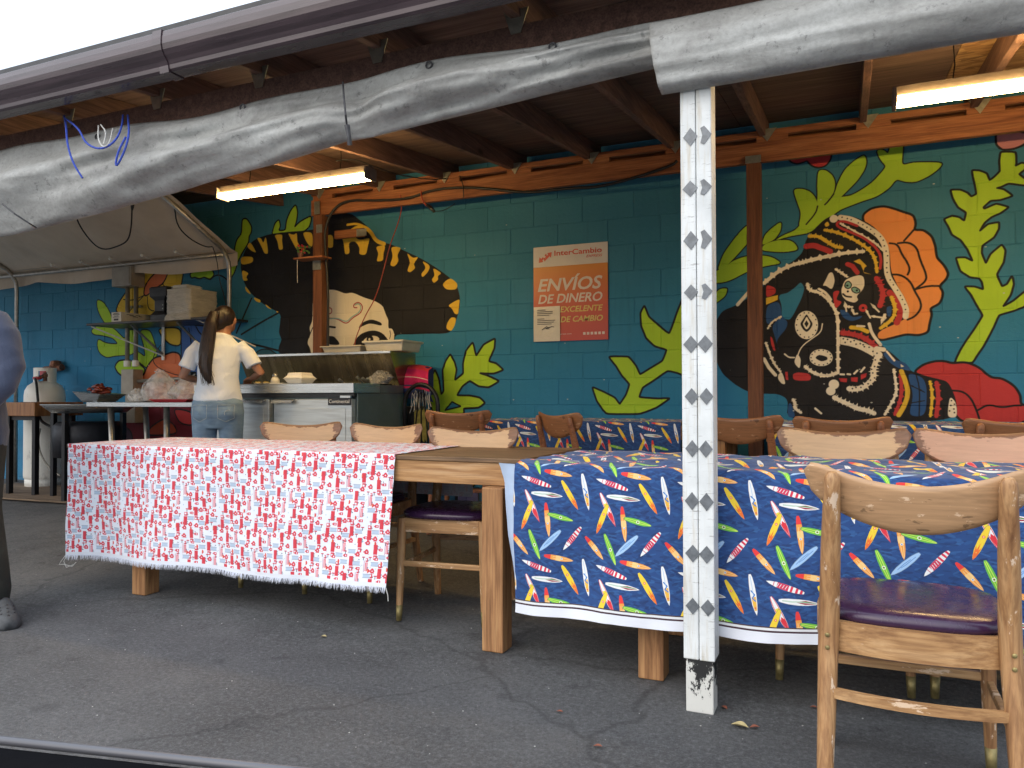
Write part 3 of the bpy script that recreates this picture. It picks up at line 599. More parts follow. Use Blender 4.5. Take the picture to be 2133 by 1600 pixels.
for kind, colr, w, sm, jag, parts in MURAL:
    parts = [list(zip(p[0::2], p[1::2])) for p in parts]
    mask = np.zeros((H_, W_), np.float32)
    if kind == 'p':
        PP = [mm(p) for p in parts]; PP = [chaikin(p, True, 3 if sm == 1 else 2, .2 if sm == 1 else .1) if sm else p for p in PP]
        if w:
            for p in PP: stroke(mask, p, w*.5/RES+.6, True)
            comp(mask, 'K'); mask[:] = 0
        for p in PP: fill_poly(mask, p)
        if w:
            m2 = np.zeros_like(mask)
            if len(PP) == 1: stroke(m2, PP[0], w*.42/RES, True)
        if colr == 'T':
            ys, xs = np.nonzero(mask); m = mask[..., None]; pic = pic*(1-m)+teal0*m
        else: comp(mask, colr)
        if w and len(PP) == 1: comp(m2, 'K')
    elif kind == 's':
        p = mm(parts[0]); p = chaikin(p, False, 2, .25) if sm else p
        if jag:
            q = jagged(p, jag)
            R_ = w*.5/RES
            for i in range(len(q)-1):
                stroke(mask, [q[i], q[i+1]], R_*random.uniform(.62, .8))
                if i % 2 == 0:
                    dx_, dy_ = q[i+1][0]-q[i][0], q[i+1][1]-q[i][1]; L_ = max(1e-6, (dx_*dx_+dy_*dy_)**.5); s_ = random.uniform(1.2, 1.8)*R_
                    fill_poly(mask, [(q[i][0]-dx_*.9, q[i][1]-dy_*.9), (q[i][0]+dx_*.9, q[i][1]+dy_*.9), (q[i][0]-dy_/L_*s_, q[i][1]+dx_/L_*s_)]); fill_poly(mask, [(q[i][0]-dx_*.7, q[i][1]-dy_*.7), (q[i][0]+dx_*.7, q[i][1]+dy_*.7), (q[i][0]+dy_/L_*s_*.8, q[i][1]-dx_/L_*s_*.8)])
        else: stroke(mask, p, w*.5/RES)
        comp(mask, colr)
    else:
        p = mm(parts[0]); stroke(mask, [p[0], (p[0][0]+.01, p[0][1])], w/RES); comp(mask, colr)
IMG_WALL = print_img('wall_paint', pic)
t = NT('painted_block'); geo = t.node('ShaderNodeNewGeometry').outputs['Position']
sx = t.node('ShaderNodeSeparateXYZ'); t.link(geo, sx.inputs[0])
wob = t.noise(t.coord('World', (1, 1, 1)), 25, 3); dw = t.math('MULTIPLY', t.math('SUBTRACT', wob, .5), .0025)
cx = t.node('ShaderNodeCombineXYZ')
t.link(t.math('ADD', t.math('MULTIPLY', sx.outputs[0], 1/(X1-X0)), t.math('ADD', -X0/(X1-X0), t.math('MULTIPLY', dw, .1))), cx.inputs[0])
t.link(t.math('ADD', t.math('MULTIPLY', sx.outputs[2], 1/(Z1-Z0)), t.math('ADD', -Z0/(Z1-Z0), t.math('MULTIPLY', dw, .3))), cx.inputs[1])
im = t.node('ShaderNodeTexImage', image=IMG_WALL, extension='EXTEND'); t.link(cx.outputs[0], im.inputs[0])
v = t.coord('World'); n1 = t.noise(v, 3.0, 6, .6); n2 = t.noise(v, 140, 4, .7); n3 = t.noise(v, 38, 3, .6)
col = t.mix(t.ramp(n1, [(.3, 0), (.75, .30)]), im.outputs[0], (.78, .82, .8), 'MULTIPLY')
col = t.mix(t.ramp(n2, [(.62, 0), (.72, .25)]), col, (.02, .02, .02))
strk = t.noise(t.coord('World', (9, 9, .7)), 2, 5, .6)
col = t.mix(t.ramp(strk, [(.55, 0), (.8, .28)]), col, (.35, .36, .33), 'MULTIPLY')
rnd = t.node('ShaderNodeObjectInfo').outputs['Random']
col = t.mix(.5, col, t.ramp(rnd, [(0, .86), (1, 1.0)]), 'MULTIPLY')
nb = t.bump(n2, .55, .004, t.bump(n3, .5, .006))
vo = t.node('ShaderNodeTexVoronoi'); vo.inputs['Scale'].default_value = 5; t.link(t.coord('World', (1, 1, 1.6)), vo.inputs['Vector'])
col = t.mix(t.ramp(vo.outputs['Distance'], [(.025, .8), (.04, 0)]), col, (.5, .52, .48))
lowz = t.math('SUBTRACT', 1.0, t.math('MULTIPLY', sx.outputs[2], 1.1)); col = t.mix(t.math('MULTIPLY', t.ramp(n1, [(.35, 0), (.6, .5)]), t.ramp(lowz, [(.2, 0), (.8, 1)])), col, (.10, .09, .08))
M_WALL = t.set(col, t.ramp(n1, [(.3, .58), (.7, .78)]), 0, nb, Specular_IOR_Level=.3)

# ------------------------------------------------------------------ printed cloth: fire engines, and surf boards
def tile_stroke(masks, pts, r, closed=False, fill=False):
    h, w = masks.shape
    xs = [p[0] for p in pts]; ys = [p[1] for p in pts]
    for dx in (-w, 0, w):
        for dy in (-h, 0, h):
            if max(xs)+dx+r < -1 or min(xs)+dx-r > w+1 or max(ys)+dy+r < -1 or min(ys)+dy-r > h+1: continue
            q = [(x+dx, y+dy) for x, y in pts]
            if fill: fill_poly(masks, q)
            else: stroke(masks, q, r, closed)
class Tile:
    def __init__(s, w, h, bgc): s.a = np.zeros((h, w, 3), np.float32); s.a[:] = bgc
    def poly(s, pts, c, alpha=1):
        m = np.zeros(s.a.shape[:2], np.float32); tile_stroke(m, pts, 0, fill=True); m = m[..., None]*alpha; s.a = s.a*(1-m)+np.array(c, np.float32)*m
    def line(s, pts, c, r, closed=False):
        m = np.zeros(s.a.shape[:2], np.float32); tile_stroke(m, pts, r, closed); m = m[..., None]; s.a = s.a*(1-m)+np.array(c, np.float32)*m
# fire engine cloth, 1 px = 1 mm, row 0 = bottom
WHT = (.76, .80, .88); RED = (.62, .035, .06); LRD = (.70, .14, .17); INK = (.035, .05, .08); LBL = (.34, .46, .62)
T1 = Tile(216, 288, WHT)
def rect(T, x, y, w, h, c): T.poly([(x-w/2, y-h/2), (x+w/2, y-h/2), (x+w/2, y+h/2), (x-w/2, y+h/2)], c)
def truck(x, y, L=70, w=20, flip=1, thin=False):
    c = LRD if thin else RED; w2 = w*.62 if thin else w
    rect(T1, x, y-flip*L*.14, w2, L*.62, c)
    rect(T1, x+1, y+flip*L*.34, w2*.9, L*.26, RED); rect(T1, x-1, y+flip*L*.37, w2*.45, L*.12, WHT)
    T1.line([(x-w2/2, y+flip*L*.19), (x+w2/2, y+flip*L*.19)], WHT, 1)
    for k in (-.34, -.2, .3): T1.line([(x+w2/2+1, y+flip*L*k), (x+w2/2+1.2, y+flip*L*k)], INK, 3.2); T1.line([(x+w2/2+1, y+flip*L*k), (x+w2/2+1.2, y+flip*L*k)], WHT, 1.2)
    if thin:
        T1.line([(x-w2/2-4, y-L*.5), (x-w2/2-4, y+L*.3)], INK, .6)
        for k in range(9): T1.line([(x-w2/2-7, y-L*.5+k*L*.09), (x-w2/2-4, y-L*.5+k*L*.09)], RED, .8)
        T1.line([(x, y-L*.4), (x, y+L*.1)], WHT, 1.1)
    else:
        for k in range(7): T1.line([(x-w2/2+2, y-flip*L*(.42-k*.07)), (x-w2/2+6, y-flip*L*(.42-k*.07))], LRD, .7)
for x, y, fl, th in ((24, 232, 1, 0), (84, 262, -1, 0), (150, 246, 1, 0), (58, 150, -1, 0), (118, 172, 1, 1), (196, 178, -1, 0), (20, 92, 1, 1), (88, 66, 1, 0), (160, 96, -1, 0), (196, 40, 1, 1), (132, 20, -1, 0), (46, 20, 1, 0)):
    truck(x, y, 62 if th else 70, 20, fl, bool(th))
def ladder(x, y):
    for d in (-8, 8): T1.line([(x-19, y+d), (x+19, y+d)], (.06, .11, .2), .8)
    rect(T1, x, y, 36, 14, LBL)
    for k in range(9): T1.line([(x-17+k*4.2, y-7), (x-17+k*4.2, y+7)], WHT, .5)
def hydrant(x, y): rect(T1, x, y, 16, 17, RED); rect(T1, x-2, y, 26, 7, RED); rect(T1, x, y+9, 9, 6, RED); rect(T1, x, y-8, 20, 3.5, RED); T1.line([(x, y), (x+.1, y)], WHT, 3)
def exting(x, y): rect(T1, x, y, 18, 12, RED); rect(T1, x-12, y, 5, 5, RED); rect(T1, x+1, y, 6, 6, WHT)
def axe(x, y): rect(T1, x, y+5, 15, 4.4, RED); rect(T1, x, y-2, 3.4, 14, INK)
def helmet(x, y): T1.poly([(x+8*cos(a)*.9, y+9*sin(a)) for a in np.linspace(-pi/2, pi/2, 9)]+[(x-2, y+12), (x-3, y-12)], RED); T1.line([(x-2, y-4), (x-2, y+4)], (.8, .35, .1), 1.6)
for p in ((54, 236), (118, 216), (186, 236), (94, 128), (160, 148), (26, 44 ), (122, 100), (186, 96), (60, 96), (112, 280), (20, 188 )): ladder(*p) if p[0] % 4 != 0 or p[0] in (160, 60) else hydrant(*p)
for p in ((54, 206), (184, 262), (118, 240), (88, 202), (16, 148), (150, 194), (52, 66), (120, 48), (166, 44), (190, 136)): hydrant(*p)
for p in ((60, 262), (150, 282), (90, 22), (130, 128), (86, 160), (196, 74), (66, 118), (8, 210), (196, 284)): exting(*p)
for p in ((110, 188), (70, 40), (36, 120), (152, 60), (176, 218), (206, 250), (98, 226), (128, 142), (4, 120), (30, 276)): axe(*p)
for p in ((54, 186), (186, 196), (124, 76), (92, 100), (30, 66), (166, 8), (70, 284), (140, 214)): helmet(*p)
rr = random.Random(3)
for _ in range(70):
    x, y = rr.uniform(0, 216), rr.uniform(0, 288)
    if abs(T1.a[int(y) % 288, int(x) % 216, 1]-WHT[1]) < .02: T1.line([(x, y), (x+rr.uniform(-3, 3), y+rr.uniform(-3, 3))], INK if rr.random() < .5 else LBL, rr.choice((.9, 1.3, 1.8)))
IMG_FIRE = print_img('fire_engine_print', T1.a)
# surf board cloth, 1 px = .5 mm
TW, TH = 580, 614
T2 = Tile(TW, TH, (.014, .058, .20))
for _ in range(420):
    x, y = rr.uniform(0, TW), rr.uniform(0, TH); a0 = rr.uniform(-.6, .6); L = rr.uniform(14, 44); wd = rr.uniform(4, 11)
    c = rr.choice(((.008, .028, .11), (.028, .11, .30), (.009, .035, .13), (.020, .085, .26)))
    T2.poly([(x+cos(a0)*L*cos(q)-sin(a0)*wd*sin(q), y+sin(a0)*L*cos(q)+cos(a0)*wd*sin(q)) for q in np.linspace(0, 2*pi, 9)[:-1]], c, .65)
def board(cx_, cy_b, dx, dy, L, kind, wd=None):
    # centre given in crop units (y down), .653 mm each
    s = .653*2; X = (cx_-670)*s; Yb = TH-(cy_b-380)*s; d = np.array([dx, -dy]); d = d/np.hypot(*d); n = np.array([-d[1], d[0]]); L = L*s/2; wd = (wd or 21)*s/2*1.15
    C = np.array([X, Yb]); P_ = lambda a, b: tuple(C+d*(a*L)+n*(b*wd))
    prof = [(-1, .35), (-.85, .62), (-.5, .9), (0, 1), (.45, .85), (.8, .45), (1, 0)]
    out = [P_(a, b) for a, b in prof]+[P_(a, -b) for a, b in prof[::-1][1:]]
    def band(a0, a1, c, k=.96): 
        pp = [(a, np.interp(a, [q[0] for q in prof], [q[1] for q in prof])*k) for a in np.linspace(a0, a1, 6)]
        T2.poly([P_(a, b) for a, b in pp]+[P_(a, -b) for a, b in pp[::-1]], c)
    def strip(b0, c, r, a0=-.92, a1=.9): T2.line([P_(a0, b0*.6), P_(0, b0), P_(a1, b0*.3)], c, r)
    def spot(a, r, c): T2.line([P_(a, 0), P_(a+.01, 0)], c, r)
    Wt = (.78, .80, .80)
    if kind == 'orange': T2.poly(out, (.80, .33, .06)); band(-1, -.55, (.72, .04, .04)); band(-.2, .15, (.85, .55, .2)); spot(.2, 7, Wt); spot(.2, 4, (.1, .25, .5)); strip(.5, (.85, .6, .3), 1.6, -.4); strip(-.5, (.85, .6, .3), 1.6, -.4)
    if kind == 'green': T2.poly(out, (.14, .48, .06)); strip(.35, (.55, .75, .1), 2.2); strip(-.35, (.55, .75, .1), 2.2); spot(0, 11, Wt); spot(0, 7, (.35, .5, .05)); spot(0, 3.5, (.03, .06, .02))
    if kind == 'blue': T2.poly(out, (.33, .52, .78)); T2.line(out, (.5, .68, .85), 1.2, True); strip(.2, (.04, .14, .4), 1.3, -.7, .3); strip(-.3, (.04, .14, .4), 1.3, -.4, .5)
    if kind == 'stripe':
        T2.poly(out, Wt)
        for a in (-.85, -.62, -.35): band(a-.06, a+.06, (.66, .03, .07))
        band(-.2, .4, (.60, .04, .1))
        for a in (-.1, .05, .2, .33): T2.line([P_(a, -.5), P_(a+.05, .5)], Wt, 2)
        band(.55, .6, (.66, .2, .25))
    if kind == 'maroon': T2.poly(out, Wt); T2.poly([P_(-.2, 0), P_(.3, .6), P_(.85, .15), P_(.85, -.15), P_(.3, -.6)], (.3, .012, .03)); T2.line([P_(-.8, 0), P_(-.3, 0), P_(.3, .2), P_(.8, 0)], (.05, .35, .1), 3); strip(0, Wt, 1.4)
    if kind == 'flame': T2.poly(out, (.82, .60, .04)); T2.poly([P_(1, 0), P_(.7, .6), P_(.2, .8), P_(.4, .3), P_(0, .1), P_(.4, -.2), P_(.2, -.7), P_(.7, -.5)], (.8, .16, .03)); spot(-.35, 8, (.7, .08, .04)); spot(-.35, 5, (.85, .5, .3)); spot(.55, 3, (.85, .5, .05))
    if kind == 'white': T2.poly(out, Wt); band(.1, .75, (.80, .45, .06), .7); T2.line([P_(-.2, -.5), P_(0, .4), P_(.15, -.4), P_(.3, .4)], (.05, .2, .55), 4); spot(.62, 5, (.7, .1, .1)); strip(0, (.3, .5, .75), 1.4, -.9, -.1)
    if kind == 'redwhite': T2.poly(out, Wt); T2.line([P_(a, b*.75) for a, b in prof]+[P_(a, -b*.75) for a, b in prof[::-1]], (.65, .03, .05), 2); T2.poly([P_(.1, 0), P_(.3, .7), P_(.95, 0), P_(.3, -.7)], (.66, .03, .05)); band(-.35, -.1, (.78, .65, .05), .6)
    T2.line(out, (.03, .06, .14), .7, True)
for b_ in ((803, 710, .5, 1, 190, 'redwhite'), (770, 765, -.4, 1, 170, 'flame'), (893, 785, .12, 1, 185, 'orange'), (970, 768, 1, .22, 150, 'green'),
           (725, 455, 1, 1.1, 155, 'orange'), (818, 455, .4, 1, 172, 'green'), (908, 430, -1, .95, 165, 'blue'), (1037, 412, -1, 1.25, 165, 'stripe'), (958, 525, 1, .15, 165, 'orange'),
           (823, 573, -1, -.3, 182, 'stripe'), (890, 645, 1, .08, 182, 'maroon'), (1025, 643, .62, 1, 180, 'flame'), (1118, 622, .2, 1, 198, 'white')): 
    k_ = b_[5]; d_ = (b_[2], b_[3])
    if k_ in ('orange',): d_ = d_
    board(b_[0], b_[1], d_[0], d_[1], b_[4]*1.04, b_[5], 27)
IMG_SURF = print_img('surf_board_print', T2.a)
def cloth_mat(name, img, tw, th, hem=None):
    t = NT(name); uv = t.node('ShaderNodeTexCoord').outputs['UV']
    mp = t.node('ShaderNodeMapping'); mp.inputs['Scale'].default_value = (1/tw, 1/th, 1); t.link(uv, mp.inputs[0])
    im = t.node('ShaderNodeTexImage', image=img, extension='REPEAT'); t.link(mp.outputs[0], im.inputs[0]); col = im.outputs[0]
    s = t.node('ShaderNodeSeparateXYZ'); t.link(uv, s.inputs[0])
    if hem:    # v measured from the lower hem: white selvage, two fine printed lines above it
        hi, l1, l2 = hem; v = s.outputs[1]
        col = t.mix(t.math('LESS_THAN', v, l2), col, (.06, .03, .03)); col = t.mix(t.math('LESS_THAN', v, l2-.004), col, (.7, .72, .74))
        col = t.mix(t.math('LESS_THAN', v, l1), col, (.05, .02, .03)); col = t.mix(t.math('LESS_THAN', v, hi), col, (.72, .75, .82))
    wv = t.noise(t.coord('UV', (1, 1, 1)), 900, 2); big = t.noise(t.coord('UV', (1, 1, 1)), 6, 4)
    col = t.mix(t.ramp(big, [(.4, 0), (.7, .12)]), col, (.6, .6, .65), 'MULTIPLY')
    # seen from behind the print only ghosts through
    bf = t.node('ShaderNodeNewGeometry').outputs['Backfacing']; col = t.mix(t.math('MULTIPLY', bf, .78), col, (.55, .6, .72))
    nb = t.bump(wv, .12, .001, t.bump(big, .25, .01))
    m = t.set(col, .85, 0, nb); t.b.inputs['Sheen Weight'].default_value = .15
    return m
M_FIRE = cloth_mat('fire_engine_cloth', IMG_FIRE, .216, .288, (.018, .018, .018))
M_SURF = cloth_mat('surf_board_cloth', IMG_SURF, .290, .307, (.034, .040, .052))

# ------------------------------------------------------------------ plain materials
M_CHAIR = wood('worn_chair_wood', (.24, .10, .045), (.46, .25, .12), (.58, .36, .19), .45, 2, 1.0, False, (.62, .42, .26), .64)
M_LEGW = wood('chair_leg_wood', (.18, .075, .028), (.42, .225, .095), (.56, .35, .17), .5, 2, 1.0, False, (.66, .50, .36), .60)
M_RAILW = wood('chair_rail_wood', (.20, .085, .032), (.46, .26, .11), (.58, .375, .19), .5, 0, 1.0, False, (.68, .50, .34), .61)
M_CHAIRD = wood('red_brown_chair_wood', (.17, .055, .022), (.30, .115, .045), (.38, .17, .07), .45, 0, 1.0, False, (.5, .3, .17), .68)
M_LUMBER = wood('table_lumber', (.17, .07, .025), (.40, .20, .08), (.52, .30, .13), .7, 2, 1.0, True, (.60, .42, .22), .68)
M_LUMBERX = wood('table_lumber_long', (.22, .10, .035), (.46, .25, .10), (.56, .35, .18), .7, 0)
M_TABLETOP = wood('table_top_boards', (.11, .06, .03), (.20, .115, .055), (.29, .18, .09), .55, 0)
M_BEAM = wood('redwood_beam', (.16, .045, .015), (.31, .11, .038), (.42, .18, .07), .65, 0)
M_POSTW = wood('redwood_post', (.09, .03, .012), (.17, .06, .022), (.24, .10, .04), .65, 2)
M_RAFTER = wood('dark_rafter', (.08, .042, .032), (.155, .08, .058), (.24, .13, .09), .75, 1)
M_PLY = wood('stained_plywood', (.085, .052, .042), (.155, .095, .072), (.23, .15, .11), .8, 0, .6)
t = NT('strand_board'); vo = t.node('ShaderNodeTexVoronoi'); vo.inputs['Scale'].default_value = 1; t.link(t.coord('Object', (16, 42, 10)), vo.inputs['Vector'])
sp = t.node('ShaderNodeSeparateXYZ'); t.link(vo.outputs['Color'], sp.inputs[0])
M_OSB = t.set(t.ramp(sp.outputs[0], [(0, (.20, .10, .04)), (.5, (.36, .20, .08)), (1, (.52, .33, .15))]), .7, 0, t.bump(sp.outputs[1], .3, .002))
# worn face of the chair backs: dark lacquer left at the rim, bare pale wood in the middle
def worn_back(name, bare, rim):
    t = NT(name); uv = t.node('ShaderNodeTexCoord').outputs['UV']; s = t.node('ShaderNodeSeparateXYZ'); t.link(uv, s.inputs[0])
    du = t.math('ABSOLUTE', t.math('SUBTRACT', s.outputs[0], .5)); dv = t.math('ABSOLUTE', t.math('SUBTRACT', s.outputs[1], .5))
    edge = t.math('MAXIMUM', t.math('MULTIPLY', du, 2.0), t.math('MULTIPLY', dv, 2.0))
    nz = t.noise(t.coord('Object', (14, 10, 26)), 1, 6, .65)
    e2 = t.math('ADD', edge, t.math('MULTIPLY', t.math('SUBTRACT', nz, .5), .62))
    g1 = t.noise(t.coord('Object', (3, 30, 70)), 1.6, 7, .6, .4)
    a = t.ramp(g1, [(.3, tuple(x*.82 for x in bare)), (.7, bare)]); b = t.ramp(g1, [(.3, tuple(x*.6 for x in rim)), (.7, rim)])
    col = t.mix(t.ramp(e2, [(.80, 0), (.84, 1)]), a, b)
    ch = t.noise(t.coord('Object', (24, 30, 90)), 1.2, 6, .7); col = t.mix(t.ramp(ch, [(.66, 0), (.69, .7)]), col, tuple(x*.45 for x in rim))
    return t.set(col, .5, 0, t.bump(g1, .2, .002))
M_BACK1 = worn_back('bare_worn_backrest', (.60, .38, .20), (.26, .13, .07))
M_BACK2 = worn_back('pink_worn_backrest', (.62, .35, .22), (.28, .14, .08))
def spotted(name, base, hi):
    """one lacquered backrest with scars showing the raw or dark wood"""
    t = NT(name); g1 = t.noise(t.coord('Object', (3, 30, 60)), 1.6, 7, .6, .5)
    col = t.ramp(g1, [(.25, tuple(x*.6 for x in base)), (.7, base)])
    c1 = t.noise(t.coord('Object', (16, 16, 55)), 1, 6, .7); c2 = t.noise(t.coord('Object', (11, 11, 30)), 1.1, 5, .6, .3)
    col = t.mix(t.ramp(c1, [(.62, 0), (.64, 1)]), col, hi); col = t.mix(t.ramp(c2, [(.62, 0), (.64, .9)]), col, tuple(x*.38 for x in base))
    uv = t.node('ShaderNodeTexCoord').outputs['UV']; s = t.node('ShaderNodeSeparateXYZ'); t.link(uv, s.inputs[0])
    return t.set(col, .42, 0, t.bump(c1, .25, .002, t.bump(g1, .15, .002)))
M_BACKN = spotted('scarred_tan_backrest', (.52, .31, .16), (.70, .50, .33))
M_BACKD = spotted('scarred_brown_backrest', (.34, .145, .06), (.48, .27, .15))
M_VINYL = simple('aubergine_vinyl', (.035, .014, .045), .26, 0, 40, .15, .015)
M_BRASS = simple('dull_brass', (.30, .24, .10), .45, .6, 40, .3)
M_BLKMET = simple('black_metal', (.012, .012, .014), .4, .3, 30, .2)
M_GALV = simple('galvanised_pipe', (.42, .40, .36), .38, .85, 30, .2, .06)
M_STEEL = simple('brushed_steel', (.50, .52, .52), .30, .9, 6, .12, .1, .002, 'Object', (1, 1, 30))
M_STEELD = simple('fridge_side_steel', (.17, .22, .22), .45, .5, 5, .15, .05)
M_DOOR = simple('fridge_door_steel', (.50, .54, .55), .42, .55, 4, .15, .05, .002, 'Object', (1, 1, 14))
M_PLATE = simple('zinc_plate', (.40, .40, .34), .4, .8, 30, .2)
M_GUTTER = simple('brown_gutter', (.055, .036, .042), .28, .1, 12, .35, .05, .004, 'Object', (.3, 4, 4), Coat_Weight=.3)
t = NT('grey_tarp'); v = t.coord('Object', (1, 1, 1)); big = t.noise(t.coord('Object', (1.4, 2.6, 2.6)), 1.8, 9, .62, .5); fine = t.noise(v, 60, 6, .7); fl = t.noise(v, 26, 5, .75)
col = t.ramp(big, [(.30, (.22, .22, .21)), (.48, (.37, .375, .36)), (.68, (.50, .515, .50))])
col = t.mix(t.ramp(fl, [(.58, 0), (.66, .6)]), col, (.14, .14, .135)); col = t.mix(t.ramp(fine, [(.35, .25), (.6, 0)]), col, (.3, .29, .27), 'MULTIPLY')
M_TARP = t.set(col, .7, 0, t.bump(fine, .25, .004, t.bump(big, .3, .03)))
t = NT('canopy_fabric'); v = t.coord('Object', (1, 1, 1)); n = t.noise(v, 3, 6); 
M_CANOPY = t.set(t.ramp(n, [(.3, (.56, .46, .35)), (.7, (.68, .57, .44))]), .8, 0, t.bump(t.noise(t.coord('Object', (5, 1.2, 1.2)), 2, 5, .6, .5), .4, .03))
M_CANOPY.node_tree.nodes['Principled BSDF'].inputs['Transmission Weight'].default_value = 0
t = NT('white_post_paint'); v = t.coord('Object', (1, 1, 1)); n = t.noise(v, 8, 5); st = t.noise(t.coord('Object', (30, 30, 2.2)), 1.5, 6, .65); cr = t.noise(t.coord('Object', (14, 14, 130)), 1.4, 5, .7)
col = t.ramp(n, [(.3, (.58, .61, .61)), (.7, (.76, .79, .79))]); col = t.mix(t.ramp(st, [(.52, 0), (.70, .7)]), col, (.50, .44, .33)); col = t.mix(t.ramp(cr, [(.60, 0), (.66, .7)]), col, (.30, .30, .29))
M_WPOST = t.set(col, .5, 0, t.bump(cr, .25, .002, t.bump(st, .3, .003)))
t = NT('chipped_black_and_white'); v = t.coord('Object', (26, 26, 16)); n = t.noise(v, 1.0, 7, .68)
zz = t.node('ShaderNodeSeparateXYZ'); t.link(t.coord('Object', (1, 1, 1)), zz.inputs[0]); nn = t.math('SUBTRACT', n, t.math('MULTIPLY', t.math('SUBTRACT', zz.outputs[2], .085), 1.3))
M_PBASE = t.set(t.ramp(nn, [(.45, (.015, .015, .016)), (.48, (.62, .62, .58))]), .6, 0, t.bump(n, .5, .006))
M_TAPE = simple('grey_reflective_tape', (.15, .165, .18), .35, .2, 60, .25, .3, .002)
M_WHITE = simple('white_plastic', (.78, .78, .74), .4, 0, 12, .05, .03)
M_FOAM = simple('white_foam', (.80, .79, .74), .6, 0, 30, .05, .05)
M_TUB = simple('translucent_tub', (.66, .64, .56), .35, 0, 10, .08, .03, Transmission_Weight=.25)
M_WRAP = simple('wrapped_foam_trays', (.50, .46, .38), .3, 0, 9, .18, .5, .02, 'Object', (1, 1, 4))
M_BLACK = simple('black_plastic', (.012, .012, .014), .4, 0, 30, .2)
M_CABLE = simple('black_cable', (.010, .010, .010), .5, 0, 30, .2)
M_REDCORD = simple('red_cord', (.30, .05, .03), .5, 0, 30, .2)
M_BLUEROPE = simple('blue_rope', (.03, .07, .42), .7, 0, 90, .3, .3)
M_STRING = simple('white_string', (.55, .55, .52), .7, 0, 90, .2)
M_DARKSTRAP = simple('dark_tie_cord', (.06, .06, .065), .7, 0, 60, .2)
M_BOXGREY = simple('grey_box_paint', (.33, .30, .25), .5, .1, 10, .15)
M_CONDUIT = simple('old_conduit', (.30, .28, .24), .5, .4, 12, .25)
M_CARD = simple('cardboard', (.40, .28, .16), .85, 0, 20, .15)
M_CARTON = simple('white_carton', (.68, .64, .54), .7, 0, 30, .06)
M_INK = simple('print_ink', (.05, .05, .05), .7, 0, 30, .1, 0)
M_TANK = NT('tank_paint'); t = M_TANK; v = t.coord('Object'); n = t.noise(v, 4, 6, .6); dn = t.noise(t.coord('Object', (3, 3, 1.5)), 3, 6, .7)
M_TANK = t.set(t.mix(t.ramp(dn, [(.58, 0), (.66, .5)]), t.ramp(n, [(.3, (.76, .75, .68)), (.7, (.86, .85, .79))]), (.42, .42, .40)), .35, 0, t.bump(n, .05, .004))
M_BRONZE = simple('valve_brass', (.22, .10, .06), .4, .6, 40, .4)
M_REDPL = simple('red_plastic', (.42, .02, .03), .35, 0, 20, .1)
M_MEAT = simple('red_sausage', (.20, .03, .015), .3, 0, 40, .5, .3, .006)
M_BUTCHER = wood('butcher_block', (.16, .06, .02), (.34, .15, .05), (.46, .24, .10), .5, 2, .8, False)
M_DARKMURK = simple('near_black_metal', (.012, .013, .018), .5, .4, 20, .3)  # even near-black tone shared by the burner and the open pans
M_MAT = wood('plywood_mat', (.10, .07, .045), (.20, .14, .09), (.28, .2, .13), .8, 0, .5)
M_SHELF = simple('dark_shelf', (.035, .03, .028), .35, .4, 10, .25)
M_SKIN = simple('skin', (.36, .17, .10), .5, 0, 30, .08, .03, Subsurface_Weight=.05)
M_HAIR = NT('black_hair'); t = M_HAIR; v = t.coord('Object', (90, 90, 3)); n = t.noise(v, 1.5, 5, .6)
M_HAIR = t.set(t.ramp(n, [(.35, (.006, .004, .004)), (.7, (.04, .022, .016))]), .38, 0, t.bump(n, .6, .006))
t = NT('white_tee'); v = t.coord('Object'); n = t.noise(v, 5, 4, .5, .6)
M_TEE = t.set(t.ramp(n, [(.3, (.74, .79, .86)), (.7, (.80, .85, .90))]), .85, 0, t.bump(n, .5, .035))
t = NT('light_denim'); v = t.coord('Object'); n = t.noise(v, 6, 6, .6, .4); fd = t.noise(t.coord('Object', (500, 500, 500)), 1, 2); wr = t.noise(t.coord('Object', (6, 6, 26)), 1.2, 4, .6, .5)
M_JEANS = t.set(t.mix(t.ramp(wr, [(.45, 0), (.7, .4)]), t.ramp(n, [(.3, (.13, .21, .31)), (.7, (.26, .37, .48))]), (.08, .13, .2)), .85, 0, t.bump(fd, .1, .001, t.bump(wr, .4, .02)))
M_STITCH = simple('pale_stitching', (.50, .55, .56), .8, 0, 40, .1, 0)
t = NT('slate_blue_sweatshirt'); v = t.coord('Object'); n = t.noise(v, 5, 6, .6, .5)
M_SWEAT = t.set(t.ramp(n, [(.3, (.036, .048, .085)), (.7, (.065, .08, .13))]), .95, 0, t.bump(t.noise(v, 260, 3), .2, .002, t.bump(n, .5, .03)), Sheen_Weight=.2)
M_PANTS = simple('dark_olive_pants', (.018, .020, .016), .9, 0, 8, .3, .3, .02)
M_CLOG = simple('grey_foam_clog', (.05, .054, .058), .7, 0, 40, .25, .2)
M_RUBBER = simple('car_rubber', (.004, .004, .005), .95, 0, 20, .2, .1, .004, 'Object', (1, 1, 1), Specular_IOR_Level=.05)
M_TRIM = simple('car_window_trim', (.09, .09, .10), .4, .1, 10, .1, 0)
M_LEAF = simple('dry_leaf', (.42, .34, .16), .7, 0, 40, .35)
M_LEAFR = simple('red_brown_leaf', (.22, .07, .04), .7, 0, 40, .35)
M_GREENLEAF = simple('small_green_leaf', (.06, .14, .03), .6, 0, 40, .35)
t = NT('thin_clear_bag'); n = t.noise(t.coord('Object'), 9, 5, .6, 1.5)
tr = t.node('ShaderNodeBsdfTransparent'); mx = t.node('ShaderNodeMixShader'); t.link(t.ramp(n, [(.35, .25), (.7, .75)]), mx.inputs[0])
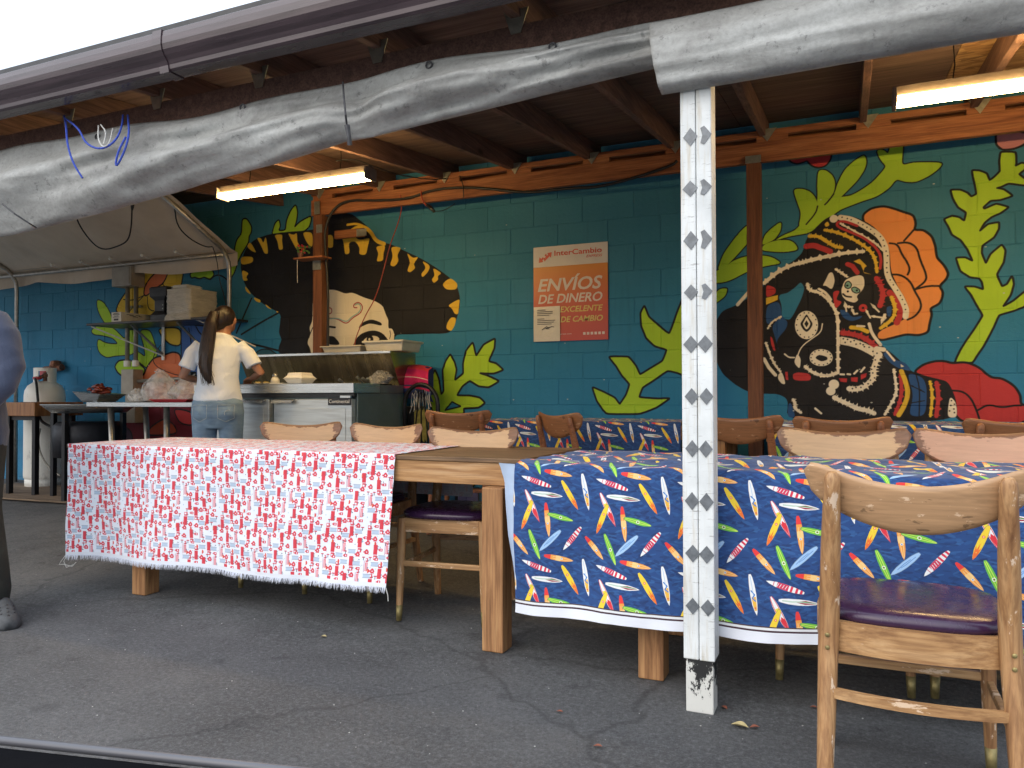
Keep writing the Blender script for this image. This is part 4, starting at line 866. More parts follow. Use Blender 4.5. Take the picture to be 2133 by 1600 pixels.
t.link(tr.outputs[0], mx.inputs[1]); t.link(t.b.outputs[0], mx.inputs[2]); t.link(mx.outputs[0], t.out.inputs[0])
M_BAG = t.set((.82, .82, .80), .18, 0, t.bump(n, .8, .012))
t = NT('lit_tube'); e = t.node('ShaderNodeEmission'); e.inputs[0].default_value = (1, .66, .26, 1); e.inputs[1].default_value = 52; t.link(e.outputs[0], t.out.inputs[0]); M_TUBE = t.m
M_FIXT = simple('lamp_housing', (.16, .13, .11), .5, .1, 10, .2)
M_REFL = simple('lamp_reflector', (.72, .66, .5), .35, 0, 10, .06)
# asphalt
t = NT('asphalt'); v = t.coord('World', (1, 1, 1)); a1 = t.noise(v, 170, 4, .75); a2 = t.noise(v, 1.1, 7, .6, .3); a3 = t.noise(v, 6, 6, .65); vo = t.node('ShaderNodeTexVoronoi'); vo.inputs['Scale'].default_value = 110; t.link(v, vo.inputs['Vector'])
col = t.ramp(a2, [(.32, (.046, .047, .049)), (.66, (.115, .116, .118))])
a4 = t.noise(v, 60, 8, .85); col = t.mix(t.ramp(a4, [(.50, 0), (.64, .8)]), col, (.20, .205, .21)); col = t.mix(t.ramp(a4, [(.36, .8), (.46, 0)]), col, (.022, .022, .025)); col = t.mix(t.ramp(a1, [(.52, 0), (.72, .75)]), col, (.16, .165, .165)); col = t.mix(t.ramp(a3, [(.60, 0), (.72, .5)]), col, (.022, .022, .024))
col = t.mix(t.ramp(a1, [(.28, .8), (.42, 0)]), col, (.018, .018, .02))
w3 = t.noise(t.coord('World', (1.3, 2.0, 1)), 1.4, 6, .7); col = t.mix(t.ramp(w3, [(.62, 0), (.75, .5)]), col, (.13, .13, .13))
sp_ = t.node('ShaderNodeTexVoronoi', feature='DISTANCE_TO_EDGE'); sp_.inputs['Scale'].default_value = .55
wv = t.node('ShaderNodeVectorMath', operation='ADD'); nzc = t.node('ShaderNodeTexNoise'); nzc.inputs['Scale'].default_value = 3; nzc.inputs['Detail'].default_value = 6; t.link(v, nzc.inputs['Vector'])
sc_ = t.node('ShaderNodeVectorMath', operation='SCALE'); sc_.inputs['Scale'].default_value = .35; t.link(nzc.outputs['Color'], sc_.inputs[0]); t.link(v, wv.inputs[0]); t.link(sc_.outputs[0], wv.inputs[1]); t.link(wv.outputs[0], sp_.inputs['Vector'])
crk = t.ramp(sp_.outputs['Distance'], [(.002, .40), (.007, 0)]); col = t.mix(crk, col, (.012, .012, .013))
M_ASPH = t.set(col, t.ramp(a3, [(.3, .62), (.7, .85)]), 0, t.bump(a1, .9, .006, t.bump(a4, .7, .008, t.bump(a3, .3, .01))))

# ------------------------------------------------------------------ ground
g = MB(); ys = [-60, -10, 0, 1.5, 2.3, 2.5, 2.8, 4, 5.65, 7, 60]; xs = [-70, -20, -10, -5, -2, 0, 2, 6, 20, 70]
g.add([(x, y, gz(min(y, 7))) for x in xs for y in ys], [(i*len(ys)+j, (i+1)*len(ys)+j, (i+1)*len(ys)+j+1, i*len(ys)+j+1) for i in range(len(xs)-1) for j in range(len(ys)-1)])
o = g.build('ground', M_ASPH); tag(o, 'dark grey worn asphalt of the car park with hairline cracks', None, None, 'structure')
# ------------------------------------------------------------------ block wall
WY = 5.65
wall = thing('block_wall', 'long concrete block wall painted teal with a mural of a woman in a black hat and flowers', 'wall', (-4, WY, .1))
MB().box(-3.05, WY+.1042, 1.55, 13.7, .2, 3.3).build('mortar_backing', M_WALL, wall)
bw, bh, jt, ch = .4064, .2032, .005, .003
hw, hh = (bw-jt)/2, (bh-jt)/2
blk = MB(); blk.add([(sx*hw, .03, sz*hh) for sx, sz in ((-1, -1), (1, -1), (1, 1), (-1, 1))]+[(sx*hw, ch*.7, sz*hh) for sx, sz in ((-1, -1), (1, -1), (1, 1), (-1, 1))]+[(sx*(hw-ch), 0, sz*(hh-ch)) for sx, sz in ((-1, -1), (1, -1), (1, 1), (-1, 1))],
        [(8, 9, 10, 11)]+[(4+i, 4+(i+1) % 4, 8+(i+1) % 4, 8+i) for i in range(4)]+[(i, (i+1) % 4, 4+(i+1) % 4, 4+i) for i in range(4)])
bme = blk.mesh('block', M_WALL); rest = MB(); nblk = 0
for m in range(-1, 14):
    zc = 2.580-.2032*m+.1016
    off = 0 if m % 2 == 0 else .2032
    for n in range(-16, 18):
        xc = -3.3016+off+.4064*n+.2032
        if xc < -9.7 or xc > 3.6: continue
        dy = random.uniform(-.0012, .0012)
        if xc < 1.4 and (m <= 8 or (m == 9 and nblk < 298 and xc > -8)):
            o = bpy.data.objects.new('block', bme); COL.objects.link(o); o.parent = wall; nblk += 1
            o.location = (xc+4, dy, zc-.1)
        else: rest.add([(p[0]+xc, p[1]+WY+dy, p[2]+zc) for p in blk.v], blk.f)
o = rest.build('block', M_WALL, wall); o['kind'] = 'stuff'
# ------------------------------------------------------------------ the lean-to shelter
sh = thing('patio_shelter', 'brown timber lean-to roof over the tables with dark gutter and a white front post', 'shelter', (-1.5, 2.55, 0))
RB = lambda y: 2.76-.12*(5.35-y)
xl, xr = -9.2, 3.9
rme = None
for n in range(-8, 7):
    x = .10+.61*n
    r = MB().bar((x, 2.41, RB(2.41)+.07), (x, 5.6, RB(5.6)+.07), .04, .14).build('rafter', M_RAFTER, sh, bevel=.003)
for i, x in enumerate(np.arange(-5.56-1.22*3, xr, 1.22)):
    x1 = min(x+1.216, xr)
    a = MB(); a.add([(x, 2.40, RB(2.40)+.142), (x1, 2.40, RB(2.40)+.142), (x1, 5.62, RB(5.62)+.142), (x, 5.62, RB(5.62)+.142), (x, 2.40, RB(2.40)+.156), (x1, 2.40, RB(2.40)+.156), (x1, 5.62, RB(5.62)+.156), (x, 5.62, RB(5.62)+.156)],
                    [(0, 3, 2, 1), (4, 5, 6, 7), (0, 1, 5, 4), (1, 2, 6, 5), (2, 3, 7, 6), (3, 0, 4, 7)])
    a.build('roof_panel', M_OSB if x > -.6 else M_PLY, sh)
MB().add([(xl-.02, 2.34, RB(2.34)+.160), (xr+.02, 2.34, RB(2.34)+.160), (xr+.02, 5.64, RB(5.64)+.160), (xl-.02, 5.64, RB(5.64)+.160), (xl-.02, 2.34, RB(2.34)+.185), (xr+.02, 2.34, RB(2.34)+.185), (xr+.02, 5.64, RB(5.64)+.185), (xl-.02, 5.64, RB(5.64)+.185)],
         [(0, 3, 2, 1), (4, 5, 6, 7), (0, 1, 5, 4), (1, 2, 6, 5), (2, 3, 7, 6), (3, 0, 4, 7)]).build('light_stop_roofing', M_BLACK, sh)  # unseen covering, added over the panels to stop light coming through
MB().box((xl+xr)/2, 2.395, 2.475, xr-xl, .028, .15).build('fascia', M_RAFTER, sh, bevel=.003)
gut = MB()
prof = [(2.378, 2.365), (2.378, 2.520), (2.374, 2.520), (2.374, 2.372), (2.318, 2.372), (2.312, 2.39), (2.303, 2.410), (2.288, 2.428), (2.278, 2.446), (2.273, 2.47), (2.274, 2.500), (2.282, 2.506), (2.284, 2.512), (2.276, 2.519), (2.266, 2.514), (2.2625, 2.490), (2.262, 2.462), (2.267, 2.440), (2.278, 2.422), (2.292, 2.406), (2.300, 2.390), (2.303, 2.374), (2.312, 2.365)]
def gx(u, v, d): return (d, u, v)
gut.prism(prof, gx, xl-.05, xr+.05); go = gut.build('gutter', M_GUTTER, sh, bevel=.0015)
gj = MB().prism([(2.380, 2.361), (2.380, 2.523), (2.262, 2.521), (2.2585, 2.490), (2.258, 2.460), (2.263, 2.438), (2.275, 2.419), (2.288, 2.404), (2.296, 2.388), (2.300, 2.361)], gx, -2.60, -2.55); gj.build('gutter_joint', M_GUTTER, go, world=False); go.children[0].location = (0, 0, 0)
for c in go.children: c.data.transform(Matrix.Translation(-sh.location))
MB().box((xl+xr)/2, 2.62, 2.335, xr-xl, .04, .14).build('front_beam', M_RAFTER, sh, bevel=.003)
MB().box(-.25, 5.35, 2.652, 7.96, .04, .135).build('beam', M_BEAM, sh, bevel=.004)
MB().box(-.25, 5.35, 2.775, 7.96, .04, .042).build('top_rail', M_BEAM, sh, bevel=.003)
MB().box(-.2, 5.61, 2.80, 8.1, .04, .09).build('wall_ledger', M_BEAM, sh, bevel=.003)
for n in range(-7, 5):
    x = .10+.61*n
    if x > -4.3:
        MB().box(x+.06, 5.35, 2.737, .20, .036, .034).build('spacer_block', M_BEAM, sh, bevel=.002)
        for yy_, s in ((5.322, 1),):
            q = MB().prism([(-.06, 0), (.06, 0), (0, -.085)], lambda u, v, d: (x+u+.03, d, 2.80+v), yy_, yy_+.003)
            q.build('tie_plate', M_PLATE, sh)
    MB().prism([(-.05, 0), (.05, 0), (.02, -.09), (-.02, -.09)], lambda u, v, d: (x+u, d, RB(2.6)+.03+v), 2.592, 2.596).build('tie_plate', M_PLATE, sh)
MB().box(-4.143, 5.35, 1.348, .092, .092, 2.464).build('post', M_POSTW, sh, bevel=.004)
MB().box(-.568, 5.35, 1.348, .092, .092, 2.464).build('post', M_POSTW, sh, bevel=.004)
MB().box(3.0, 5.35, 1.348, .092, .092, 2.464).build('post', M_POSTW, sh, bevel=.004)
for x, z, w, h in ((-4.143, 2.64, .06, .11), (-4.12, 2.46, .06, .07), (-.568, 2.60, .10, .05)):
    MB().box(x, 5.30, z, w, .004, h).build('tie_plate', M_PLATE, sh)
MB().box(-3.95, 5.50, 2.44, .30, .03, .07).build('wall_brace', M_BEAM, sh); MB().box(-3.80, 5.46, 2.43, .10, .004, .06).build('tie_plate', M_PLATE, sh)
# the white front post, its two faces, chipped foot and tape diamonds
wp = MB(); wp.box(-.4735, 2.555, 1.185, .049, .088, 2.03); wp.box(-.4225, 2.553, 1.185, .049, .088, 2.03)
wp = wp.build('post', M_WPOST, sh, bevel=.004); wp['label'] = 'white painted front post with grey diamonds down its face'
q = MB(); q.box(-.448, 2.556, .085, .088, .080, .172); q.build('chipped_foot', M_PBASE, wp, world=False, bevel=.004)
zs = [1.865-.1692*k for k in range(10)]
for k, z in enumerate(zs):
    c1, c2, a, b = -.466+random.uniform(-.0015, .0015), -.420+random.uniform(-.002, .0015), .0245*random.uniform(.9, 1.06), .029*random.uniform(.9, 1.08)
    MB().prism([(c1-a, z), (c1, z-b), (c1+a, z), (c1, z+b)], lambda u, v, d: (u, d, v), 2.5085, 2.511).build('tape_diamond', M_TAPE, wp, world=False)
    left = [(c2-.006, z-b*.85), (c2-.006, z+b*.85)] if k < 4 else [(c2-a, z)]
    MB().prism(([(c2-.012, z-b*.8), (c2, z-b), (c2+a, z), (c2, z+b), (c2-.012, z+b*.8), (c2-.006, z)] if k < 4 else [(c2-a, z), (c2, z-b), (c2+a, z), (c2, z+b)]), lambda u, v, d: (u, d, v), 2.5065, 2.509).build('tape_diamond', M_TAPE, wp, world=False)
for c in wp.children: c.data.transform(Matrix.Translation(-sh.location))
# ------------------------------------------------------------------ rolled tarps along the front
def tarp_noise(x, a, seed):
    v = noise.noise(Vector((x*.9+seed, a*3.2+x*.5, seed)))*.55+noise.noise(Vector((x*2.3+a*2, a*8.0-x*1.1, seed+9)))*.24+max(0, noise.noise(Vector((x*.8-a, a*7.0+x*1.2, seed+3))))*.34+noise.noise(Vector((x*16, a*9.0, seed+4)))*.05
    return v
from bisect import bisect
def interp(x, P):
    return float(np.interp(x, [p[0] for p in P], [p[1] for p in P]))
def left_sec(x, t):
    zt = 2.285+.012*sin(x*3.1)+.008*sin(x*7.7); zb = interp(x, [(-6.3, 1.78), (-3.9, 1.845), (-3.2, 1.895), (-2.6, 1.965), (-2.2, 2.0), (-1.85, 2.045), (-1.72, 2.045), (-1.2, 2.085), (-.57, 2.125), (-.3, 2.13)])
    tie = exp(-((x+1.76)/.10)**2)
    h = zt-zb
    if t < .62:
        s = t/.62; z = zt-h*(1-cos(pi*s))/2*1.0; z = zt-h*s
        bul = (.012+.085*max(0, sin(pi*min(1, s**1.5)))**.8+.02*sin(s*9+x*2.2)*s*(1-s)*3)*(.55+h*1.4)
        bul *= 1-.55*tie
        y = 2.545-bul+.085*tarp_noise(x, s, 1.3)*min(1, s*4)*(1.2-.3*s)
    else:
        s = (t-.62)/.38; z = zb+(h*.92)*s-.02*sin(pi*s); y = 2.545+.04*sin(pi*s)+.02*s+.015*noise.noise(Vector((x*2, s*3, 4)))
    return (x, y, z)
T = MB(); NX, NT_ = 380, 46
x0t, x1t = -6.2, -.40
T.ring_loft([[left_sec(x0t+(x1t-x0t)*i/NX, j/NT_) for j in range(NT_)] for i in range(NX+1)], True)
lt = single(T, 'rolled_tarp', M_TARP, 'long sagging roll of grey tarp hung under the eave at left', 'tarp', (-2.9, 2.55, 1.9), 'rolled tarps along the eave', smooth=True)
def right_sec(x, t):
    zt = 2.262+.006*sin(x*4); zb = 2.018-.004*min(x, 2)+.006*sin(x*2.7)
    h = zt-zb
    if t < .6:
        s = t/.6; z = zt-h*s
        y = 2.50-.075*sin(pi*min(1, s*.92+.02))**.7+.05*tarp_noise(x*.8+x*s*.6, s, 5.7)*min(1, s*5)
    else:
        s = (t-.6)/.4; z = zb+h*s; y = 2.50+.03*sin(pi*s)
    return (x+.035*(1-t/.6 if t < .6 else (t-.6)/.4)*-1*(x < -.45), y, z)
T = MB(); T.ring_loft([[right_sec(-.555+4.3*i/280, j/40) for j in range(40)] for i in range(281)], True)
single(T, 'rolled_tarp', M_TARP, 'flatter pale tarp roll overlapping the top of the white post', 'tarp', (.9, 2.5, 2.02), 'rolled tarps along the eave', smooth=True)
q = MB(); q.tube([(-1.829, 2.5, 2.271), (-1.759, 2.41, 2.173), (-1.739, 2.395, 2.091), (-1.758, 2.43, 2.059)], .004, 6); q.tube([(-1.736, 2.4, 2.052), (-1.727, 2.4, 2.008), (-1.73, 2.41, 1.979)], [.012, .009, .011], 6)
single(q, 'tie_cord', M_DARKSTRAP, 'dark cord cinching the sagging tarp roll with its end dangling', 'cord')
q = MB(); q.tube([(-3.757, 2.4, 1.964), (-3.606, 2.36, 1.893), (-3.561, 2.4, 1.852), (-3.597, 2.46, 1.846)], .004, 6)
single(q, 'tie_cord', M_DARKSTRAP, 'thin dark line biting into the far left end of the tarp roll', 'cord')
q = MB()
q.tube(smooth_line([(-3.457, 2.5, 2.382), (-3.305, 2.4, 2.28), (-3.243, 2.36, 2.175), (-3.19, 2.35, 2.078), (-3.14, 2.36, 2.007)]), .0045, 6)
q.tube(smooth_line([(-3.415, 2.47, 2.358), (-3.191, 2.38, 2.244), (-3.109, 2.35, 2.154), (-2.998, 2.34, 2.108), (-2.921, 2.35, 2.137), (-2.966, 2.42, 2.231), (-3.058, 2.5, 2.326)]), .0045, 6)
q.tube(smooth_line([(-3.027, 2.5, 2.321), (-2.858, 2.37, 2.168), (-2.868, 2.35, 2.079), (-2.92, 2.35, 2.018), (-2.909, 2.35, 2.084), (-2.881, 2.37, 2.16)]), .0045, 6)
single(q, 'rope', M_BLUEROPE, 'loose bright blue rope looping over the tarp roll', 'rope')
q = MB(); q.tube(smooth_line([(-3.117, 2.42, 2.26), (-3.029, 2.35, 2.164), (-2.986, 2.34, 2.117), (-2.944, 2.34, 2.128), (-3.024, 2.42, 2.233)]), .003, 6); q.tube(smooth_line([(-3.102, 2.42, 2.262), (-3.001, 2.37, 2.198), (-2.993, 2.35, 2.138)]), .003, 6)
single(q, 'string', M_STRING, 'small loop of white string beside the blue rope', 'string')
for x in (-3.25, -2.35, -1.45, -.95):
    p = Vector(left_sec(x, .055)); MB().tube([p+Vector((.013*cos(a), -.006, .013*sin(a))) for a in np.linspace(0, 2*pi, 12, endpoint=False)], .004, 6, closed=True).build('eyelet', M_DARKSTRAP, lt)
# ------------------------------------------------------------------ fluorescent lamps
def lamp(x, label, first=None):
    t = thing('fluorescent_lamp', label, 'lamp', (x, 4.05, 2.38), 0, 'twin tube lamps under the roof')
    hs = MB(); hs.prism([(-.034, .05), (-.030, .095), (.030, .095), (.034, .05), (.028, .05), (.024, .087), (-.024, .087), (-.028, .05)], lambda u, v, d: (x+d, 4.05+u, 2.385+v), 0, 1.24)
    hs.build('housing', M_FIXT, t)
    MB().box(x+.62, 4.05, 2.462, 1.22, .044, .006).build('reflector', M_REFL, t)
    for s in (0, 1):
        MB().box(x+(.008 if s == 0 else 1.232), 4.05, 2.43, .018, .12, .075).build('end_cap', M_FIXT, t, bevel=.003)
    for dy in (-.038, .038):
        MB().tube([(x+.02, 4.05+dy, 2.415), (x+1.22, 4.05+dy, 2.415)], .0155, 12).build('tube', M_TUBE, t, smooth=True)
    for dx in (.25, 1.0):
        MB().tube([(x+dx, 4.05, 2.48), (x+dx+.01, 4.05, 2.55), (x+dx, 4.05, RB(4.05)+.142)], .003, 5).build('chain', M_BLKMET, t)
    return t
lamp(-3.985, 'glowing twin tube lamp above the black painted hat'); lamp(.205, 'glowing twin tube lamp above the orange painted flower')
# ------------------------------------------------------------------ canopy tent at the far left
cp = thing('canopy_tent', 'tan canopy tent on steel pipes over the cooking corner', 'canopy', (-6.8, 5.5, gz(5.5)))
def frame(name, pts, r=.021): MB().tube(pts, r, 12).build(name, M_GALV, cp, smooth=True)
ez, rz_ = 2.363, 2.795
for xx_ in (-5.31, -8.35, -11.3):
    frame('pole', [(xx_, 5.5, gz(5.5)), (xx_, 5.5, 2.20), (xx_, 5.49, 2.29), (xx_, 5.44, 2.375), (xx_, 5.37, 2.425), (xx_, 4.62, rz_)])
    frame('rafter_pipe', [(xx_, 4.62, rz_), (xx_, 3.75, ez)])
frame('eave_pipe', [(-5.31, 5.46, ez), (-11.3, 5.46, ez)]); frame('ridge_pipe', [(-5.31, 4.62, rz_), (-11.3, 4.62, rz_)], .018); frame('eave_pipe', [(-5.31, 3.75, ez), (-11.3, 3.75, ez)])
def fab(u, v):
    x = -5.24-6.1*u; y = 5.44-1.70*v
    z = (ez+.045+(rz_-ez-.03)*v/.48) if v < .48 else rz_+.015-(rz_-ez-.03)*(v-.48)/.52
    z -= .03*exp(-((v-.48)/.06)**2)
    v = min(1, v/.48) if v < .48 else .9; d = .030*noise.noise(Vector((x*1.3, y*.9+x*.35, 1)))+.016*noise.noise(Vector((x*7+y*3.5, y*.7, 5)))
    return (x, y, z+d*min(1, 6*v*(1-v)+.15)-.05*sin(pi*v)*abs(sin(pi*(x+5.31)/3.04)))
f = MB().grid(fab, 120, 36); f.build('fabric', M_CANOPY, cp, smooth=True)
f = MB().grid(lambda u, v: (-5.24-6.1*u, 5.53+.02*sin(9*u*6), ez+.02-(.10+.055*abs(sin(u*6.1*2.1+.35)))*v), 90, 4); f.build('valance', M_CANOPY, cp, smooth=True)
f = MB().grid(lambda u, v: (-5.24-6.1*u, 5.44+.09*v, ez+.045-.025*v), 40, 2); f.build('eave_strip', M_CANOPY, cp, smooth=True)
for i, (px_, pz_) in enumerate((((-7.564, 2.442)), ((-7.129, 2.429)), ((-6.700, 2.426)), ((-6.263, 2.416)), ((-5.822, 2.432)))):
    b = MB().ell(px_, 5.34, 2.405+.0*i, .016, .016, .016, 10, 7).build('bungee_ball', M_WHITE, cp, smooth=True)
    MB().tube([(px_, 5.34, 2.40), (px_-.07, 5.40, 2.46)], .003, 5).build('bungee_cord', M_STRING, cp); MB().tube([(px_, 5.34, 2.40), (px_+.11, 5.43, 2.34), (px_+.12, 5.49, 2.35)], .003, 5).build('bungee_cord', M_STRING, cp)
def cord(label, pts, r=.006, m=None, name='cable', cat='cable', it=2):
    p = [Vector(q) for q in pts]; pp = [tuple(q) for q in p]
    for _ in range(it):
        o = [pp[0]]
        for a, b in zip(pp[:-1], pp[1:]): o.append(tuple(a[i]*.75+b[i]*.25 for i in range(3))); o.append(tuple(a[i]*.25+b[i]*.75 for i in range(3)))
        o.append(pp[-1]); pp = o
    return single(MB().tube(pp, r, 8), name, m or M_CABLE, label, cat, smooth=True)
c = cord('black cable hanging in a loop under the canopy fabric', [(-6.202, 4.6, 2.663), (-6.177, 4.6, 2.555), (-6.005, 4.6, 2.371), (-5.856, 4.6, 2.288), (-5.652, 4.6, 2.313), (-5.55, 4.6, 2.353), (-5.517, 4.6, 2.472), (-5.513, 4.6, 2.626)], .006)
single(MB().tube([(-5.512, 4.6, 2.602), (-5.507, 4.6, 2.65), (-5.496, 4.6, 2.698), (-5.491, 4.6, 2.733)], [.008, .017, .018, .01], 8), 'cable_plug', M_BLACK, 'black plug at the upper end of the looped canopy cable', 'plug', smooth=True)
cord('thin black cable drooping beside the sloping canopy pipe', [(-5.492, 4.8, 2.811), (-5.322, 4.8, 2.763), (-5.353, 4.9, 2.686), (-5.438, 5, 2.547), (-5.442, 5.15, 2.456), (-5.404, 5.3, 2.406), (-5.373, 5.35, 2.417)], .006)
cord('thin wire falling from the canopy corner to the shelf', [(-5.435, 5.4, 2.471), (-5.364, 5.4, 2.308), (-5.383, 5.45, 2.115), (-5.354, 5.5, 1.939), (-5.33, 5.5, 1.757)], .004)
# ------------------------------------------------------------------ wiring along the beam
cord('thick black cable clipped along the beam and down the brown post', [(-4.02, 5.29, 1.417), (-4.016, 5.29, 1.945), (-4.046, 5.29, 2.273), (-4.049, 5.28, 2.434), (-3.987, 5.29, 2.594), (-3.848, 5.3, 2.675), (-3.568, 5.31, 2.644), (-3.246, 5.31, 2.621), (-3.023, 5.31, 2.674), (-2.765, 5.31, 2.664), (-2.516, 5.31, 2.625), (-2.196, 5.31, 2.553), (-1.886, 5.3, 2.555), (-1.629, 5.3, 2.533), (-1.346, 5.3, 2.576), (-1.108, 5.3, 2.625), (-1.077, 5.31, 2.657)], .011)
cord('thin red cord hanging from the beam in front of the painted face', [(-3.323, 5.31, 2.668), (-3.331, 5.36, 2.575), (-3.434, 5.45, 2.453), (-3.541, 5.5, 2.31), (-3.598, 5.5, 2.111), (-3.68, 5.5, 1.87), (-3.783, 5.5, 1.731), (-3.846, 5.45, 1.545), (-3.802, 5.36, 1.448)], .0045, M_REDCORD)
cord('short red cord with a connector looped over the beam', [(-3.119, 5.3, 2.671), (-3.103, 5.28, 2.61), (-3.076, 5.28, 2.558), (-3.037, 5.28, 2.53)], .006, M_REDCORD)
single(MB().tube([(-3.05, 5.28, 2.547), (-3.015, 5.28, 2.517), (-2.985, 5.28, 2.487)], [.012, .016, .012], 8), 'cable_connector', M_BLACK, 'black connector at the end of the short red cord', 'plug', smooth=True)
cord('wire trailing from the black connector', [(-2.985, 5.28, 2.491), (-2.931, 5.3, 2.49), (-2.883, 5.33, 2.518), (-2.832, 5.34, 2.55)], .003)
cord('wire running from the lamp end to the rafters', [(-3.053, 4.1, 2.566), (-2.992, 4.2, 2.603), (-2.976, 4.4, 2.608), (-3.079, 4.9, 2.687), (-2.989, 5.25, 2.731), (-2.888, 5.3, 2.744)], .004)
cord('wire strapped round the beam near the row of tie plates', [(-2.774, 5.31, 2.756), (-2.734, 5.29, 2.674), (-2.735, 5.3, 2.575)], .004)
# ------------------------------------------------------------------ small shelf on the brown post
t = thing('post_shelf', 'tiny wooden shelf nailed to the brown post near the painted hat', 'shelf', (-4.14, 5.25, 2.19))
MB().box(-4.14, 5.235, 2.195, .30, .13, .015).build('board', M_BEAM, t, bevel=.002); MB().box(-4.14, 5.296, 2.15, .08, .01, .08).build('bracket', M_PLATE, t)
t = thing('potted_flowers', 'little pot of red and green flowers on the tiny post shelf', 'plant', (-4.25, 5.22, 2.203))
MB().lathe(-4.25, 5.22, [(.018, 0), (.028, .05), (.024, .05)], 12, 2.203).build('pot', M_BRONZE, t)
fl = MB(); fr = MB()
for i in range(26):
    a = random.uniform(0, 6.28); r = random.uniform(0, .075); z = 2.27+random.uniform(-.02, .035); (fl if i % 3 else fr).ell(-4.23+r*cos(a), 5.22+r*sin(a)*.6, z, .016, .012, .008, 6, 4, (random.random(), random.random(), 0))
fl.build('leaves', M_GREENLEAF, t); fr.build('blossoms', M_REDPL, t)
cord('thin string with a hook hanging below the tiny shelf', [(-4.26, 5.19, 2.19), (-4.262, 5.19, 2.1), (-4.258, 5.19, 1.99)], .0025, M_STRING, 'hanging_string', 'string')
# ------------------------------------------------------------------ poster and notice
P_ = thing('poster', 'orange and white money transfer poster taped to the teal wall', 'poster', (-1.98, 5.64, 1.46))
MB().box(-1.981, 5.641, 2.127, .612, .006, .160).build('white_panel', simple('poster_white', (.60, .58, .56), .45, 0, 8, .05, .03), P_)

t = NT('poster_orange_print'); geo = t.node('ShaderNodeNewGeometry').outputs['Position']; s = t.node('ShaderNodeSeparateXYZ'); t.link(geo, s.inputs[0])
f_ = t.math('DIVIDE', t.math('SUBTRACT', s.outputs[2], 1.457), .587)
M_PORANGE = t.set(t.ramp(f_, [(0, (.48, .065, .05)), (.45, (.52, .09, .055)), (.8, (.60, .18, .05)), (1, (.62, .24, .045))]), .4, 0)
MB().box(-1.981, 5.641, 1.752, .612, .006, .589).build('orange_panel', M_PORANGE, P_)
P_.children[0].data.transform(Matrix.Scale(.748/1.0, 4, (0, 0, 1)) @ Matrix.Identity(4)) if False else None
P_.children[0].location = (0, 0, 0)
def text(s, x0, x1, zb, zh, y, mat, parent, name='lettering', shear=0.0, bold=0.0):
    cu = bpy.data.curves.new('txt', 'FONT'); cu.body = s; cu.shear = shear; cu.offset = bold; cu.size = 1; cu.resolution_u = 3
    o = bpy.data.objects.new('txt', cu); COL.objects.link(o); bpy.context.view_layer.update()
    me = bpy.data.meshes.new_from_object(o.evaluated_get(bpy.context.evaluated_depsgraph_get())); bpy.data.objects.remove(o)
    xs = [v.co.x for v in me.vertices]; ysv = [v.co.y for v in me.vertices]; ax, bx = min(xs), max(xs); ay, by = min(ysv), max(ysv)
    base = 0; cap = .73
    for v in me.vertices:
        u = (v.co.x-ax)/(bx-ax); w = v.co.y/cap
        v.co = (x0+(x1-x0)*u-parent.location.x, y-parent.location.y, zb+zh*w-parent.location.z)
    me.materials.clear(); me.materials.append(mat); me.name = name
    o = bpy.data.objects.new(name, me); COL.objects.link(o); o.parent = parent; return o
M_PR = simple('poster_red_ink', (.55, .07, .04), .45, 0, 8, .05, 0); M_PW = simple('poster_white_ink', (.66, .60, .56), .45, 0, 8, .05, 0); M_PY = simple('poster_yellow_ink', (.62, .52, .16), .45, 0, 8, .05, 0)
px0, pzt = -2.287, 2.207
def fx(f): return px0+.612*f
def fz(f): return pzt-.749*f
yt = 5.6368
text('InterCambio', fx(.29), fx(.925), fz(.103), .042, yt, M_PR, P_, bold=.02); text('EXPRESS', fx(.72), fx(.93), fz(.146), .020, yt, M_PR, P_, shear=.25, bold=.01)
text('ENVÍOS', fx(.06), fx(.93), fz(.47), .100, yt, M_PW, P_, shear=.22, bold=.022); text('DE DINERO', fx(.065), fx(.93), fz(.60), .072, yt, M_PW, P_, shear=.22, bold=.02)
text('EXCELENTE', fx(.365), fx(.935), fz(.70), .046, yt, M_PY, P_, shear=.22, bold=.02); text('DE CAMBIO', fx(.37), fx(.935), fz(.805), .046, yt, M_PY, P_, shear=.22, bold=.02)
text('press.com', fx(.37), fx(.52), fz(.935), .012, yt, M_PW, P_)
for i in range(6):
    c = fx(.69+.05*i); MB().prism([(c-.010, fz(.945)), (c+.010, fz(.945)), (c+.010, fz(.918)), (c-.010, fz(.918))], lambda u, v, d: (u, d, v), yt, yt+.001).build('media_icon', M_PW, P_)
ar = MB()
for (a, b, fl_) in (((.075, .175), (.215, .045), 1), ):
    A = Vector((fx(.075), fz(.165))); B_ = Vector((fx(.235), fz(.045))); d = (B_-A).normalized(); n = Vector((-d.y, d.x))
    L = (B_-A).length
    pts = [A, A+d*.035+n*.030, A+d*.035+n*.012, A+d*(L*.62)+n*.012, A+d*(L*.62)+n*.004, A+d*(L*.38)-n*.004, A+d*.035-n*.012, A+d*.035-n*.030]
    ar.prism([tuple(q) for q in [A, A+d*.035+n*.028, A+d*.035+n*.008, A+d*(L*.7)+n*.008, A+d*(L*.62)-n*.012, A+d*.035-n*.008, A+d*.03-n*.022]], lambda u, v, e: (u, e, v), yt, yt+.001)
    ar.prism([tuple(q-n*.018) for q in [B_, B_-d*.035-n*.028, B_-d*.035-n*.010, B_-d*(L*.7)-n*.010, B_-d*(L*.62)+n*.010, B_-d*.035+n*.008, B_-d*.03+n*.022]], lambda u, v, e: (u, e, v), yt-.0004, yt+.0006)
ar.build('arrow_logo', M_PR, P_)
